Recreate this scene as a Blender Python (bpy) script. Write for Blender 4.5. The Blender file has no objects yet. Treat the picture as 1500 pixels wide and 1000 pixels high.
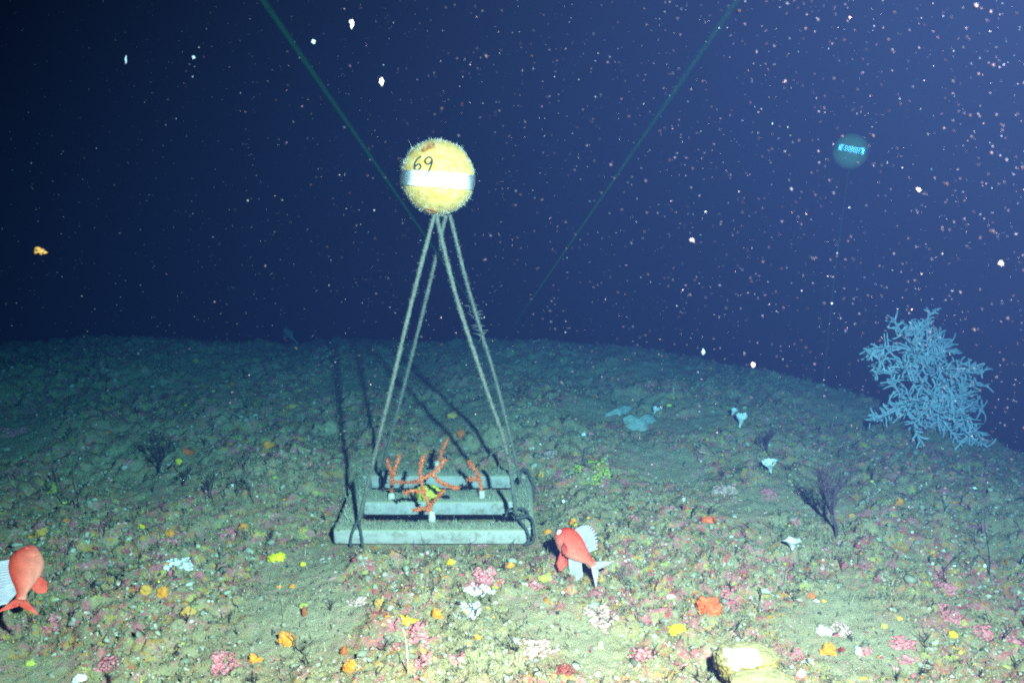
import bpy, bmesh, math, random
import numpy as np
from mathutils import Vector, Matrix, noise as mnoise

S = bpy.context.scene
C = S.collection
R = math.radians

# ------------------------------------------------------------------ camera
PITCH = R(15.4)
CAM = np.array([0.0, 0.0, 1.25])
FPX = 1300.0                       # focal length in photograph pixels (1500 wide)
cp, sp = math.cos(PITCH), math.sin(PITCH)
AX = np.array([1.0, 0, 0]); AF = np.array([0, cp, -sp]); AU = np.array([0, sp, cp])
cam = bpy.data.cameras.new('camera'); camo = bpy.data.objects.new('camera', cam); C.objects.link(camo)
cam.sensor_width = 36; cam.lens = 36 * FPX / 1500
camo.location = CAM; camo.rotation_euler = (math.pi/2 - PITCH, 0, 0)
cam.clip_start = 0.02; cam.clip_end = 200
cam.dof.use_dof = True; cam.dof.focus_distance = 2.7; cam.dof.aperture_fstop = 20
S.camera = camo

# ------------------------------------------------------------------ world: deep water, almost no daylight
W = bpy.data.worlds.new('World'); S.world = W; W.use_nodes = True
bg = W.node_tree.nodes['Background']
bg.inputs['Color'].default_value = (0.05, 0.16, 0.42, 1); bg.inputs['Strength'].default_value = 0.004

# ------------------------------------------------------------------ the vehicle's strobe, up and right of the lens
STROBE = CAM + 0.47*AX + 0.40*AU + 0.10*AF
ld = bpy.data.lights.new('strobe', 'SPOT'); lo = bpy.data.objects.new('strobe', ld); C.objects.link(lo)
ld.energy = 11600; ld.color = (1.0, 0.355, 0.225); ld.spot_size = R(100); ld.spot_blend = 1.0; ld.shadow_soft_size = 0.03
lo.location = STROBE
aim = CAM + 2.6*AF + 2.6*((735-750)/FPX)*AX + 2.6*((500-745)/FPX)*AU
lo.rotation_euler = Vector(aim - STROBE).to_track_quat('-Z', 'Y').to_euler()

S.view_settings.view_transform = 'Standard'; S.view_settings.look = 'None'
S.view_settings.exposure = 0.0; S.view_settings.gamma = 1.0; S.view_settings.use_curve_mapping = False
S.render.engine = 'CYCLES'
S.cycles.max_bounces = 6; S.cycles.diffuse_bounces = 2; S.cycles.glossy_bounces = 4; S.cycles.volume_bounces = 0
S.cycles.transparent_max_bounces = 8
S.cycles.use_denoising = False; S.cycles.filter_width = 2.0

rnd = random.Random(7); rg = np.random.default_rng(11)

# ------------------------------------------------------------------ helpers
def ray(px, py):
    """direction through a photograph pixel, scaled so that depth along the view axis is 1"""
    return (px-750)/FPX*AX + (500-py)/FPX*AU + AF
def at(px, py, depth): return CAM + ray(px, py)*depth

def _h2(ix, iy, seed):
    n = (ix.astype(np.int64)*374761393 + iy.astype(np.int64)*668265263 + seed*974634533) & 0xffffffff
    n = ((n ^ (n >> 13))*1274126177) & 0xffffffff
    return ((n ^ (n >> 16)) & 0xffff) / 65535.0
def vnoise(x, y, seed=0):
    ix = np.floor(x); iy = np.floor(y); fx = x-ix; fy = y-iy
    ux = fx*fx*fx*(fx*(fx*6-15)+10); uy = fy*fy*fy*(fy*(fy*6-15)+10)
    a = _h2(ix, iy, seed); b = _h2(ix+1, iy, seed); c = _h2(ix, iy+1, seed); d = _h2(ix+1, iy+1, seed)
    return (a*(1-ux)+b*ux)*(1-uy) + (c*(1-ux)+d*ux)*uy - 0.5
def rot(x, y, a): return x*math.cos(a)-y*math.sin(a), x*math.sin(a)+y*math.cos(a)
def cell(x, y, seed):
    """distance to the nearest jittered point: rounded lumps"""
    ix = np.floor(x); iy = np.floor(y); best = np.full(np.shape(x), 9.0)
    for dx in (-1, 0, 1):
        for dy in (-1, 0, 1):
            cx = ix+dx; cy = iy+dy
            px_ = cx+_h2(cx, cy, seed); py_ = cy+_h2(cx, cy, seed+5)
            best = np.minimum(best, (x-px_)**2+(y-py_)**2)
    return np.sqrt(best)

FX0, FX1, FY0, FY1 = -0.518, 0.058, 2.323, 2.757          # plan of the frame
def crest(X):
    return 4.95 - 0.83*np.maximum(0, X-0.5)**1.9*(np.maximum(0, X-0.5) < 1.7) - 2.275*(np.maximum(0, X-0.5) >= 1.7) - 0.05*np.maximum(0, -X-1)
def rough_zone(X, Y):
    a, b = rot(np.asarray(X, float), np.asarray(Y, float), 1.3); return np.clip(vnoise(a*3.1+9, b*3.1, 3)*2.4+0.9*vnoise(a*9, b*9, 44)+0.95, 0.16, 1.0)   # 1 rubbly, low = silt drift
def height(X, Y, fine=True):
    X = np.asarray(X, float); Y = np.asarray(Y, float)
    h = 0.075*vnoise(X*1.1+3, Y*1.1, 1)
    a, b = rot(X, Y, .6); h = h + 0.06*vnoise(a*2.7, b*2.7, 2)
    sed = rough_zone(X, Y)
    if fine:
        a, b = rot(X, Y, 2.1)
        wob = 0.35*vnoise(a*11, b*11, 14)
        h = h + 0.036*(0.5-np.minimum(cell(a*2.4+wob, b*2.4-wob, 33), 1.0))*sed
        c1 = cell(a*7.5+wob, b*7.5+wob, 4); h = h + sed*0.034*(0.45-np.minimum(c1, .9))
        c2 = cell(X*19+3*wob, Y*19-2*wob, 6); h = h + sed*0.019*(0.45-np.minimum(c2, .9))
        h = h + sed*0.022*vnoise(a*31, b*31, 8)*1.0 + (0.25+sed)*0.015*vnoise(X*67, Y*67, 9) + (0.2+sed)*0.010*vnoise(a*140, b*140, 10)
    # level bed for the frame
    dx = np.maximum(np.maximum(FX0-X, X-FX1), 0); dy = np.maximum(np.maximum(FY0-Y, Y-FY1), 0)
    w = np.clip(1-np.hypot(dx, dy)/0.16, 0, 1)**1
    w = w*w*(3-2*w)
    h = h*(1-w*0.8) + w*(-0.012)
    ins = np.clip(np.minimum(np.minimum(X-FX0-.03, FX1-.03-X), np.minimum(Y-FY0-.035, FY1-.02-Y))/.02, 0, 1)
    h = h - .055*ins  # hollow sunk between the bars so the gaps fall dark
    # the mound breaks away beyond its crest
    d = np.maximum(0, (Y-crest(X)+0.14*vnoise(X*1.7, Y*0.3, 12)+.85))
    h = h - np.where(d < 2.2, 0.17*d*d, 0.17*2.2**2+0.748*(d-2.2))
    return h
def ground(px, py):
    """world point where the sight line meets the seabed"""
    d = ray(px, py); t = np.linspace(1.2, 9, 2600)
    P = CAM[None]+d[None]*t[:, None]
    below = P[:, 2] < height(P[:, 0], P[:, 1], False)
    i = int(np.argmax(below)) if below.any() else 1300
    return P[i], t[i]

class MB:
    def __init__(s): s.v = []; s.f = []; s.c = []; s.n = 0
    def add(s, v, f, col=None):
        v = np.asarray(v, float).reshape(-1, 3); s.v.append(v)
        f = [tuple(int(i)+s.n for i in q) for q in f]; s.f += f
        if col is not None: s.c.append(np.repeat(np.asarray([col], float), len(v), 0))
        s.n += len(v)
    def build(s, name, m, parent=None, smooth=True, origin=None):
        v = np.concatenate(s.v) if s.v else np.zeros((0, 3))
        if origin is not None: v = v - np.asarray(origin)
        me = bpy.data.meshes.new(name); me.from_pydata(v.tolist(), [], s.f); me.update()
        if s.c:
            at_ = me.color_attributes.new('tint', 'FLOAT_COLOR', 'POINT')
            c = np.concatenate(s.c); c = np.concatenate([c, np.ones((len(c), 1))], 1)
            at_.data.foreach_set('color', c.astype(np.float32).ravel())
        if smooth: me.polygons.foreach_set('use_smooth', [True]*len(me.polygons))
        me.materials.append(m)
        o = bpy.data.objects.new(name, me); C.objects.link(o)
        if origin is not None: o.location = origin
        if parent is not None:
            o.parent = parent
            if origin is None: o.matrix_parent_inverse = Matrix.Translation(-Vector(parent.location))
            else: o.location = Vector(origin)-Vector(parent.location)
        return o
def tag(o, label=None, cat=None, group=None, kind=None):
    if label: o['label'] = label
    if cat: o['category'] = cat
    if group: o['group'] = group
    if kind: o['kind'] = kind
    return o
def empty(name, loc, label, cat, group=None):
    o = bpy.data.objects.new(name, None); C.objects.link(o); o.location = Vector(loc); o.empty_display_size = .05
    return tag(o, label, cat, group)

def tube(mb, pts, rad, sides=6, jitter=0.0, rr=rnd, col=None):
    pts = [np.asarray(p, float) for p in pts]; n = len(pts)
    if not hasattr(rad, '__len__'): rad = [rad]*n
    T = [pts[min(i+1, n-1)]-pts[max(i-1, 0)] for i in range(n)]
    T = [t/(np.linalg.norm(t)+1e-9) for t in T]
    a = np.cross(T[0], [0.3, 0.5, 0.81]); a /= np.linalg.norm(a)
    v = []
    for i in range(n):
        a = a-T[i]*np.dot(a, T[i]); a /= np.linalg.norm(a)+1e-9; b = np.cross(T[i], a)
        for k in range(sides):
            w = 2*math.pi*k/sides; r = rad[i]*(1+jitter*(rr.random()-.5)*2)
            v.append(pts[i]+r*(a*math.cos(w)+b*math.sin(w)))
    f = []
    for i in range(n-1):
        for k in range(sides):
            k2 = (k+1) % sides
            f.append((i*sides+k, i*sides+k2, (i+1)*sides+k2, (i+1)*sides+k))
    v += [pts[0]-T[0]*rad[0]*.4, pts[-1]+T[-1]*rad[-1]*.4]
    for k in range(sides):
        k2 = (k+1) % sides
        f.append((n*sides, k2, k)); f.append((n*sides+1, (n-1)*sides+k, (n-1)*sides+k2))
    mb.add(v, f, col)
def spline(pts, per=8):
    p = [np.asarray(q, float) for q in pts]; p = [2*p[0]-p[1]]+p+[2*p[-1]-p[-2]]; out = []
    for i in range(1, len(p)-2):
        for k in range(per):
            t = k/per
            out.append(.5*((2*p[i])+(-p[i-1]+p[i+1])*t+(2*p[i-1]-5*p[i]+4*p[i+1]-p[i+2])*t*t+(-p[i-1]+3*p[i]-3*p[i+1]+p[i+2])*t**3))
    out.append(p[-2]); return out
_ico = {}
def ico(sub):
    if sub == 0: return np.array([(1, 0, 0), (-1, 0, 0), (0, 1, 0), (0, -1, 0), (0, 0, 1), (0, 0, -1)], float), [(0, 2, 4), (2, 1, 4), (1, 3, 4), (3, 0, 4), (2, 0, 5), (1, 2, 5), (3, 1, 5), (0, 3, 5)]
    if sub not in _ico:
        bm = bmesh.new(); bmesh.ops.create_icosphere(bm, subdivisions=sub, radius=1)
        bm.verts.ensure_lookup_table()
        _ico[sub] = (np.array([v.co[:] for v in bm.verts]), [tuple(q.index for q in f.verts) for f in bm.faces]); bm.free()
    return _ico[sub]

# ------------------------------------------------------------------ materials
def mat(name, cols, scale=60, rough=.85, bump=.3, bscale=140, spec=.15, dust=0.0, dcol=(.30, .29, .2), sub=0.0):
    """two or three tones mixed by object-space noise, fine relief, optional silt lying on upward faces"""
    m = bpy.data.materials.new(name); m.use_nodes = True; N = m.node_tree.nodes; L = m.node_tree.links
    b = N['Principled BSDF']; b.inputs['Roughness'].default_value = rough; b.inputs['Specular IOR Level'].default_value = spec
    g = N.new('ShaderNodeNewGeometry')
    n1 = N.new('ShaderNodeTexNoise'); n1.inputs['Scale'].default_value = scale; n1.inputs['Detail'].default_value = 5; n1.inputs['Roughness'].default_value = .65
    L.new(g.outputs['Position'], n1.inputs['Vector'])
    r = N.new('ShaderNodeValToRGB'); e = r.color_ramp.elements
    e[0].position = .32; e[1].position = .68
    e[0].color = (*cols[0], 1); e[1].color = (*cols[-1], 1)
    if len(cols) > 2:
        q = e.new(.5); q.color = (*cols[1], 1)
    L.new(n1.outputs['Fac'], r.inputs['Fac']); out = r.outputs['Color']
    if dust > 0:
        sx = N.new('ShaderNodeSeparateXYZ'); L.new(g.outputs['Normal'], sx.inputs[0])
        n3 = N.new('ShaderNodeTexNoise'); n3.inputs['Scale'].default_value = 90; n3.inputs['Detail'].default_value = 6; n3.inputs['Roughness'].default_value = .7
        L.new(g.outputs['Position'], n3.inputs['Vector'])
        ad = N.new('ShaderNodeMath'); ad.operation = 'MULTIPLY_ADD'; L.new(n3.outputs['Fac'], ad.inputs[0]); ad.inputs[1].default_value = 1.5; ad.inputs[2].default_value = -.75
        a2 = N.new('ShaderNodeMath'); a2.operation = 'ADD'; L.new(ad.outputs[0], a2.inputs[0]); L.new(sx.outputs['Z'], a2.inputs[1])
        mr = N.new('ShaderNodeMapRange'); L.new(a2.outputs[0], mr.inputs['Value']); mr.inputs['From Min'].default_value = .55-.35*dust; mr.inputs['From Max'].default_value = 1.0-.35*dust; mr.inputs['To Max'].default_value = min(1, dust)
        mx = N.new('ShaderNodeMix'); mx.data_type = 'RGBA'; L.new(mr.outputs[0], mx.inputs['Factor']); L.new(out, mx.inputs['A']); mx.inputs['B'].default_value = (*dcol, 1)
        out = mx.outputs['Result']
    L.new(out, b.inputs['Base Color'])
    if bump:
        n2 = N.new('ShaderNodeTexNoise'); n2.inputs['Scale'].default_value = bscale; n2.inputs['Detail'].default_value = 4
        L.new(g.outputs['Position'], n2.inputs['Vector'])
        bp = N.new('ShaderNodeBump'); bp.inputs['Strength'].default_value = bump; bp.inputs['Distance'].default_value = .004
        L.new(n2.outputs['Fac'], bp.inputs['Height']); L.new(bp.outputs['Normal'], b.inputs['Normal'])
    return m
def tintmat(name, rough=.9):
    m = bpy.data.materials.new(name); m.use_nodes = True; N = m.node_tree.nodes; L = m.node_tree.links
    b = N['Principled BSDF']; b.inputs['Roughness'].default_value = rough; b.inputs['Specular IOR Level'].default_value = .1
    a = N.new('ShaderNodeVertexColor'); a.layer_name = 'tint'; L.new(a.outputs['Color'], b.inputs['Base Color'])
    return m

def seabed_material():
    m = bpy.data.materials.new('seabed'); m.use_nodes = True; N = m.node_tree.nodes; L = m.node_tree.links
    b = N['Principled BSDF']; b.inputs['Roughness'].default_value = .95; b.inputs['Specular IOR Level'].default_value = .08
    g = N.new('ShaderNodeNewGeometry')
    def noise(scale, detail=5, rough=.6, off=0.0, dist=0.0):
        v = N.new('ShaderNodeVectorMath'); v.operation = 'ADD'; v.inputs[1].default_value = (off, off*1.7, off*.3); L.new(g.outputs['Position'], v.inputs[0])
        n = N.new('ShaderNodeTexNoise'); n.inputs['Scale'].default_value = scale; n.inputs['Detail'].default_value = detail; n.inputs['Roughness'].default_value = rough; n.inputs['Distortion'].default_value = dist
        L.new(v.outputs[0], n.inputs['Vector']); return n.outputs['Fac']
    def ramp(f, a, c, hi=1.0):
        r = N.new('ShaderNodeMapRange'); r.inputs['From Min'].default_value = a; r.inputs['From Max'].default_value = c; r.inputs['To Max'].default_value = hi; L.new(f, r.inputs['Value']); return r.outputs[0]
    def mul(a, c):
        q = N.new('ShaderNodeMath'); q.operation = 'MULTIPLY'; L.new(a, q.inputs[0]); L.new(c, q.inputs[1]); return q.outputs[0]
    def mix(f, a, c):
        q = N.new('ShaderNodeMix'); q.data_type = 'RGBA'; L.new(f, q.inputs['Factor'])
        for s, i in ((a, 'A'), (c, 'B')):
            if isinstance(s, tuple): q.inputs[i].default_value = (*s, 1)
            else: L.new(s, q.inputs[i])
        return q.outputs['Result']
    c = mix(ramp(noise(7, 6, .65), .35, .65), (.20, .15, .075), (.38, .30, .165))          # silt over rock
    c = mix(ramp(noise(55, 5, .7, 4), .36, .66), c, (.31, .25, .11))
    c = mix(ramp(noise(130, 4, .7, 8), .52, .70, .75), c, (.085, .08, .05))                  # dark turf flecks
    c = mix(ramp(noise(200, 3, .6, 2), .60, .70, .8), c, (.62, .58, .46))                    # shell grit
    zone = ramp(noise(2.6, 4, .6, 11), .36, .52)                                             # rockier zones carry crusts
    c = mix(mul(ramp(noise(24, 5, .65, 21, .4), .51, .58, .8), zone), c, (.50, .13, .155))      # pink coralline crust
    c = mix(mul(ramp(noise(38, 4, .65, 31, .3), .56, .62, .75), zone), c, (.42, .055, .06))
    c = mix(mul(ramp(noise(30, 5, .65, 41, .3), .55, .61, .75), zone), c, (.55, .25, .04))      # ochre sponge film
    c = mix(mul(ramp(noise(27, 5, .65, 51, .5), .58, .64, .65), zone), c, (.52, .48, .08))
    c = mix(mul(ramp(noise(48, 5, .65, 61), .64, .68, .85), zone), c, (.78, .72, .62))
    dr = N.new('ShaderNodeVertexColor'); dr.layer_name = 'drift'; sc_ = N.new('ShaderNodeSeparateColor'); L.new(dr.outputs['Color'], sc_.inputs[0])
    dm = N.new('ShaderNodeMath'); dm.operation = 'MULTIPLY_ADD'; L.new(noise(40, 5, .7, 71), dm.inputs[0]); dm.inputs[1].default_value = .5; L.new(sc_.outputs[0], dm.inputs[2])
    c = mix(ramp(dm.outputs[0], .72, .42, .6), c, (.34, .29, .175))                          # silt drifts
    L.new(c, b.inputs['Base Color'])
    bp = N.new('ShaderNodeBump'); bp.inputs['Strength'].default_value = .9; bp.inputs['Distance'].default_value = .008
    L.new(noise(170, 6, .75, 3), bp.inputs['Height']); L.new(bp.outputs['Normal'], b.inputs['Normal'])
    return m

M = {
 'orange': mat('orange_sponge', [(.48, .12, .010), (.64, .21, .015), (.70, .28, .04)], 90, bump=.7, dust=.15),
 'ochre': mat('ochre_sponge', [(.42, .18, .02), (.66, .33, .04)], 90, bump=.5, dust=.35),
 'rust': mat('rust_sponge', [(.50, .07, .01), (.70, .15, .02)], 90, bump=.5, dust=.25),
 'red': mat('red_sponge', [(.50, .045, .012), (.66, .09, .02), (.70, .16, .05)], 70, bump=.7, dust=.12),
 'darkred': mat('dark_red_crust', [(.16, .015, .015), (.32, .04, .03)], 90, dust=.2),
 'yellow': mat('yellow_sponge', [(.58, .42, .01), (.76, .58, .03)], 90, bump=.5),
 'gold': mat('golden_sponge', [(.56, .26, .01), (.70, .40, .015), (.72, .46, .04)], 120, bump=.7, dust=.12),
 'lime': mat('lime_sponge', [(.34, .34, .04), (.54, .50, .08)], 90, bump=.4, dust=.2),
 'paleyellow': mat('pale_yellow_sponge', [(.70, .55, .17), (.85, .74, .34)], 70, bump=.3),
 'pink': mat('pink_crust', [(.40, .06, .075), (.58, .14, .16), (.62, .28, .27)], 110, bump=.5, dust=.35, dcol=(.34, .25, .19)),
 'palepink': mat('pale_pink_crust', [(.46, .20, .17), (.60, .38, .32)], 110, bump=.5, dust=.4),
 'white': mat('white_shell', [(.55, .50, .42), (.80, .76, .70)], 120, bump=.3),
 'teal': mat('pale_plate_sponge', [(.20, .25, .21), (.32, .37, .32)], 60, bump=.5, dust=.3),
 'purple': mat('purple_brown_fan', [(.045, .022, .03), (.12, .07, .075)], 70, bump=.2),
 'black': mat('black_fan', [(.02, .018, .018), (.055, .045, .04)], 70, bump=.2),
 'brown': mat('rust_brown_tuft', [(.22, .05, .015), (.40, .11, .025)], 90, bump=.4),
 'brush': mat('pale_bush_coral', [(.34, .37, .37), (.58, .62, .62)], 45, bump=.4),
 'coral': mat('orange_coral', [(.52, .075, .015), (.70, .15, .03), (.72, .30, .20)], 160, bump=.6, bscale=420),
 'peg': mat('pale_peg', [(.42, .36, .25), (.62, .58, .48)], 80, bump=.3),
 'rope': mat('fouled_rope', [(.07, .07, .05), (.13, .13, .095), (.18, .18, .135)], 140, bump=.9, bscale=260),
 'bar': mat('grey_plastic', [(.22, .19, .14), (.36, .32, .265), (.42, .38, .32)], 42, rough=.6, bump=.25, bscale=260, dust=1.0, dcol=(.30, .28, .18)),
 'lash': mat('dark_cord', [(.03, .032, .03), (.09, .09, .075)], 160, bump=.5),
 'float': mat('yellow_float', [(.48, .24, .03), (.66, .39, .09), (.72, .50, .17)], 45, rough=.6, bump=.5, bscale=160),
 'recess': mat('orange_recess', [(.26, .09, .008), (.40, .15, .012)], 60, bump=.2),
 'ink': mat('black_marker', [(.012, .012, .014), (.03, .03, .03)], 60, bump=0),
 'flake': mat('white_flake', [(.05, .10, .15), (.10, .18, .25)], 400, bump=0),
 'oflake': mat('amber_flake', [(.16, .09, .02), (.26, .16, .04)], 300, bump=0),
}
M['dimflake'] = mat('darkened_flake', [(.015, .035, .05), (.03, .06, .085)], 400, bump=0)  # darker flake copy, tone lowered against strong strobe light on near flakes
M['seabed'] = seabed_material(); M['tint'] = tintmat('ground_cover'); M['fuzz'] = tintmat('hydroid_fuzz')
tape = bpy.data.materials.new('retroreflective_tape'); tape.use_nodes = True
tb = tape.node_tree.nodes['Principled BSDF']; tb.inputs['Metallic'].default_value = 1; tb.inputs['Base Color'].default_value = (.96, .96, .96, 1); tb.inputs['Roughness'].default_value = .27
M['tape'] = tape; t2_ = tape.copy(); t2_.name = 'far_retroreflective_tape'; t2_.node_tree.nodes['Principled BSDF'].inputs['Metallic'].default_value = .9; t2_.node_tree.nodes['Principled BSDF'].inputs['Roughness'].default_value = .21; M['tapefar'] = t2_  # smoother copy of the tape so the far band looks brighter

# ------------------------------------------------------------------ seabed
def make_seabed():
    nr, nc = 620, 620
    ys = 0.95*(9.0/0.95)**np.linspace(0, 1, nr)
    u = np.linspace(-1, 1, nc)
    Y = np.repeat(ys[:, None], nc, 1); X = u[None]*(0.45+0.78*ys[:, None])
    jit = (rg.random((nr, nc))-.5)
    X = X+jit*0.6*(X[0, 1]-X[0, 0])
    Z = height(X, Y)
    V = np.stack([X, Y, Z], -1).reshape(-1, 3)
    i = np.arange(nr-1)[:, None]*nc+np.arange(nc-1)[None]
    F = np.stack([i, i+1, i+nc+1, i+nc], -1).reshape(-1, 4)
    me = bpy.data.meshes.new('seabed'); me.vertices.add(len(V)); me.vertices.foreach_set('co', V.ravel())
    me.loops.add(F.size); me.loops.foreach_set('vertex_index', F.ravel().astype(np.int32))
    me.polygons.add(len(F)); me.polygons.foreach_set('loop_start', np.arange(0, F.size, 4, dtype=np.int32)); me.polygons.foreach_set('loop_total', np.full(len(F), 4, np.int32))
    me.update(); me.validate(); me.polygons.foreach_set('use_smooth', [True]*len(F))
    ca = me.color_attributes.new('drift', 'FLOAT_COLOR', 'POINT'); q = rough_zone(V[:, 0], V[:, 1]); ca.data.foreach_set('color', np.stack([q, q, q, np.ones_like(q)], -1).astype(np.float32).ravel())
    me.materials.append(M['seabed'])
    o = bpy.data.objects.new('seabed', me); C.objects.link(o); tag(o, kind='structure'); o['label'] = 'silted rubble seabed with pink and orange crusts'
make_seabed()

# ------------------------------------------------------------------ ground cover: rubble, shell grit, turf
def scatter(n, y0=1.35, y1=4.7, power=1.0):
    t = rg.random(n)**power
    Y = y0*(y1/y0)**t; X = (rg.random(n)*2-1)*(0.35+0.66*Y)
    ok = ~((X > FX0-.02) & (X < FX1+.02) & (Y > FY0-.03) & (Y < FY1+.02)) & (Y < crest(X)+.25) & (rg.random(n) < np.clip(rough_zone(X, Y)*1.4-.1, .25, 1))
    return X[ok], Y[ok]
def bits(name, n, size, palette, flat, label, cat, power=1.0, clump=None, sub=1):
    X, Y = scatter(n, power=power)
    if clump is not None:
        dens = vnoise(X*clump[0]+clump[1], Y*clump[0], 77)
        k = rg.random(len(X)) < np.clip(dens*5+.15, .015, 1); X = X[k]; Y = Y[k]
    Z = height(X, Y); n = len(X); iv, jf = ico(sub); nv = len(iv)
    s = size[0]*np.exp(rg.normal(0, size[1], n)); s = np.minimum(s, size[0]*3.2)
    sc = s[:, None]*np.stack([rg.uniform(.7, 1.5, n), rg.uniform(.6, 1.1, n), flat*rg.uniform(.7, 1.3, n)], -1)
    lob = np.zeros((n, nv))
    for q in range(5):
        d = rg.normal(0, 1, (n, 3)); d /= np.linalg.norm(d, axis=1)[:, None]; lob += rg.uniform(-.35, .75, (n, 1))*np.exp(5*(d@iv.T-1))
    P = iv[None]*(.8+lob[..., None]+rg.uniform(-.34, .34, (n, nv, 1)))*sc[:, None]
    an = rg.uniform(0, 6.283, n); ca, sa = np.cos(an)[:, None], np.sin(an)[:, None]
    tl = rg.normal(0, .45, n)[:, None]
    x, y, z = P[..., 0], P[..., 1], P[..., 2]
    y, z = y*np.cos(tl)-z*np.sin(tl), y*np.sin(tl)+z*np.cos(tl)
    V = np.stack([x*ca-y*sa+X[:, None], x*sa+y*ca+Y[:, None], z+Z[:, None]-s[:, None]*flat*.1], -1).reshape(-1, 3)
    F = (np.array(jf)[None]+(np.arange(n)*nv)[:, None, None]).reshape(-1, 3)
    pal = np.array(palette); col = pal[rg.integers(0, len(pal), n)]*rg.uniform(.7, 1.25, (n, 1))
    raw(name, V, F, np.repeat(col, nv, 0), label, cat)
def raw(name, V, F, col, label, cat, m='tint'):
    me = bpy.data.meshes.new(name); me.vertices.add(len(V)); me.vertices.foreach_set('co', V.ravel())
    k = F.shape[1]; me.loops.add(F.size); me.loops.foreach_set('vertex_index', F.ravel().astype(np.int32))
    me.polygons.add(len(F)); me.polygons.foreach_set('loop_start', np.arange(0, F.size, k, dtype=np.int32)); me.polygons.foreach_set('loop_total', np.full(len(F), k, np.int32))
    me.update(); me.polygons.foreach_set('use_smooth', [True]*len(F))
    a = me.color_attributes.new('tint', 'FLOAT_COLOR', 'POINT'); a.data.foreach_set('color', np.concatenate([np.clip(col, 0, 1), np.ones((len(V), 1))], 1).astype(np.float32).ravel())
    me.materials.append(M[m]); o = bpy.data.objects.new(name, me); C.objects.link(o)
    return tag(o, label, cat, kind='stuff')
bits('rubble', 15000, (.0048, .5), [(.27, .26, .17), (.20, .19, .12), (.33, .32, .22), (.16, .14, .09), (.30, .25, .18)], .6, 'silty rubble strewn over the seabed', 'rubble', sub=1)
bits('silt_crumbs', 62000, (.0026, .5), [(.29, .25, .15), (.21, .18, .10), (.36, .32, .21), (.10, .085, .055), (.05, .042, .032), (.44, .40, .29), (.34, .25, .10), (.34, .17, .12)], .8, 'silt crumbs and grit covering the seabed', 'grit', sub=0)
bits('shell_grit', 7200, (.0026, .55), [(.74, .70, .58), (.62, .60, .46), (.80, .78, .70), (.66, .52, .44)], .5, 'pale shell grit scattered over the seabed', 'shell grit', clump=(3.1, 2), sub=0)
bits('pink_crust_chips', 15000, (.0040, .6), [(.50, .11, .12), (.58, .22, .21), (.36, .07, .08), (.56, .32, .28), (.40, .20, .17)], .28, 'small pink crusts dotted over the rubble', 'crust', clump=(4.6, 31), sub=1)
bits('sponge_dots', 5200, (.0040, .6), [(.62, .27, .03), (.52, .18, .02), (.58, .48, .06), (.38, .36, .08), (.46, .12, .03)], .4, 'tiny orange and yellow sponges dotted over the rubble', 'sponge', clump=(5.2, 57), sub=1)

def turf():
    X, Y = scatter(58000); n = len(X)
    k = rg.random(n) < np.clip(vnoise(X*3.3+4, Y*3.3, 91)*3+.6, .12, 1); X = X[k]; Y = Y[k]; n = len(X)
    Z = height(X, Y)-.001; B = 4
    X = np.repeat(X, B)+rg.normal(0, .003, n*B); Y = np.repeat(Y, B)+rg.normal(0, .003, n*B); Z = np.repeat(Z, B)
    L = .0085*np.exp(rg.normal(0, .5, n*B)); L = np.minimum(L, .028); w = .0013*np.exp(rg.normal(0, .3, n*B))
    an = rg.uniform(0, 6.283, n*B); le = rg.normal(0, .5, n*B); ld_ = rg.uniform(0, 6.283, n*B)
    d = np.stack([np.sin(le)*np.cos(ld_), np.sin(le)*np.sin(ld_), np.cos(le)], -1)
    s = np.stack([np.cos(an), np.sin(an), 0*an], -1)
    P = np.stack([X, Y, Z], -1)
    V = np.stack([P-s*w[:, None], P+s*w[:, None], P+d*L[:, None]], 1).reshape(-1, 3)
    pal = np.array([(.25, .22, .11), (.18, .155, .08), (.32, .28, .16), (.10, .085, .055), (.05, .045, .035), (.28, .19, .11)])
    col = np.repeat(pal[rg.integers(0, len(pal), n)]*rg.uniform(.7, 1.3, (n, 1)), B*3, 0)
    raw('hydroid_turf', V, np.arange(len(V)).reshape(-1, 3), col, 'short fuzzy hydroid turf covering the seabed', 'turf')
turf()
def dark_sprigs():
    mb = MB(); X, Y = scatter(560, 1.5, 4.2); Z = height(X, Y)
    for x, y, z in zip(X, Y, Z):
        base = np.array([x, y, z-.004]); H = rnd.uniform(.015, .05)*(1.4 if rnd.random() < .12 else 1); c = rnd.choice([(.03, .028, .025), (.06, .05, .04), (.10, .08, .055), (.05, .03, .03)])
        lean = np.array([rnd.gauss(0, .25), rnd.gauss(0, .25), 1]); lean /= np.linalg.norm(lean)
        p = [base, base+lean*H*.5+[rnd.gauss(0, .003), 0, 0], base+lean*H+[rnd.gauss(0, .006), rnd.gauss(0, .006), 0]]
        tube(mb, p, [.0018, .0014, .0006], 4, .2, col=c)
        for k in range(rnd.randint(1, 5)):
            s = p[0]+(p[2]-p[0])*rnd.uniform(.25, .85); d = lean*.7+np.array([rnd.gauss(0, .7), rnd.gauss(0, .5), .2])
            tube(mb, [s, s+d*H*.22, s+d*H*.38+[0, 0, H*.1]], [.0012, .001, .0005], 3, col=c)
    tag(mb.build('dark_hydroids', M['tint']), 'dark twiggy hydroids sprouting all over the seabed', 'hydroids', kind='stuff')
dark_sprigs()

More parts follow.
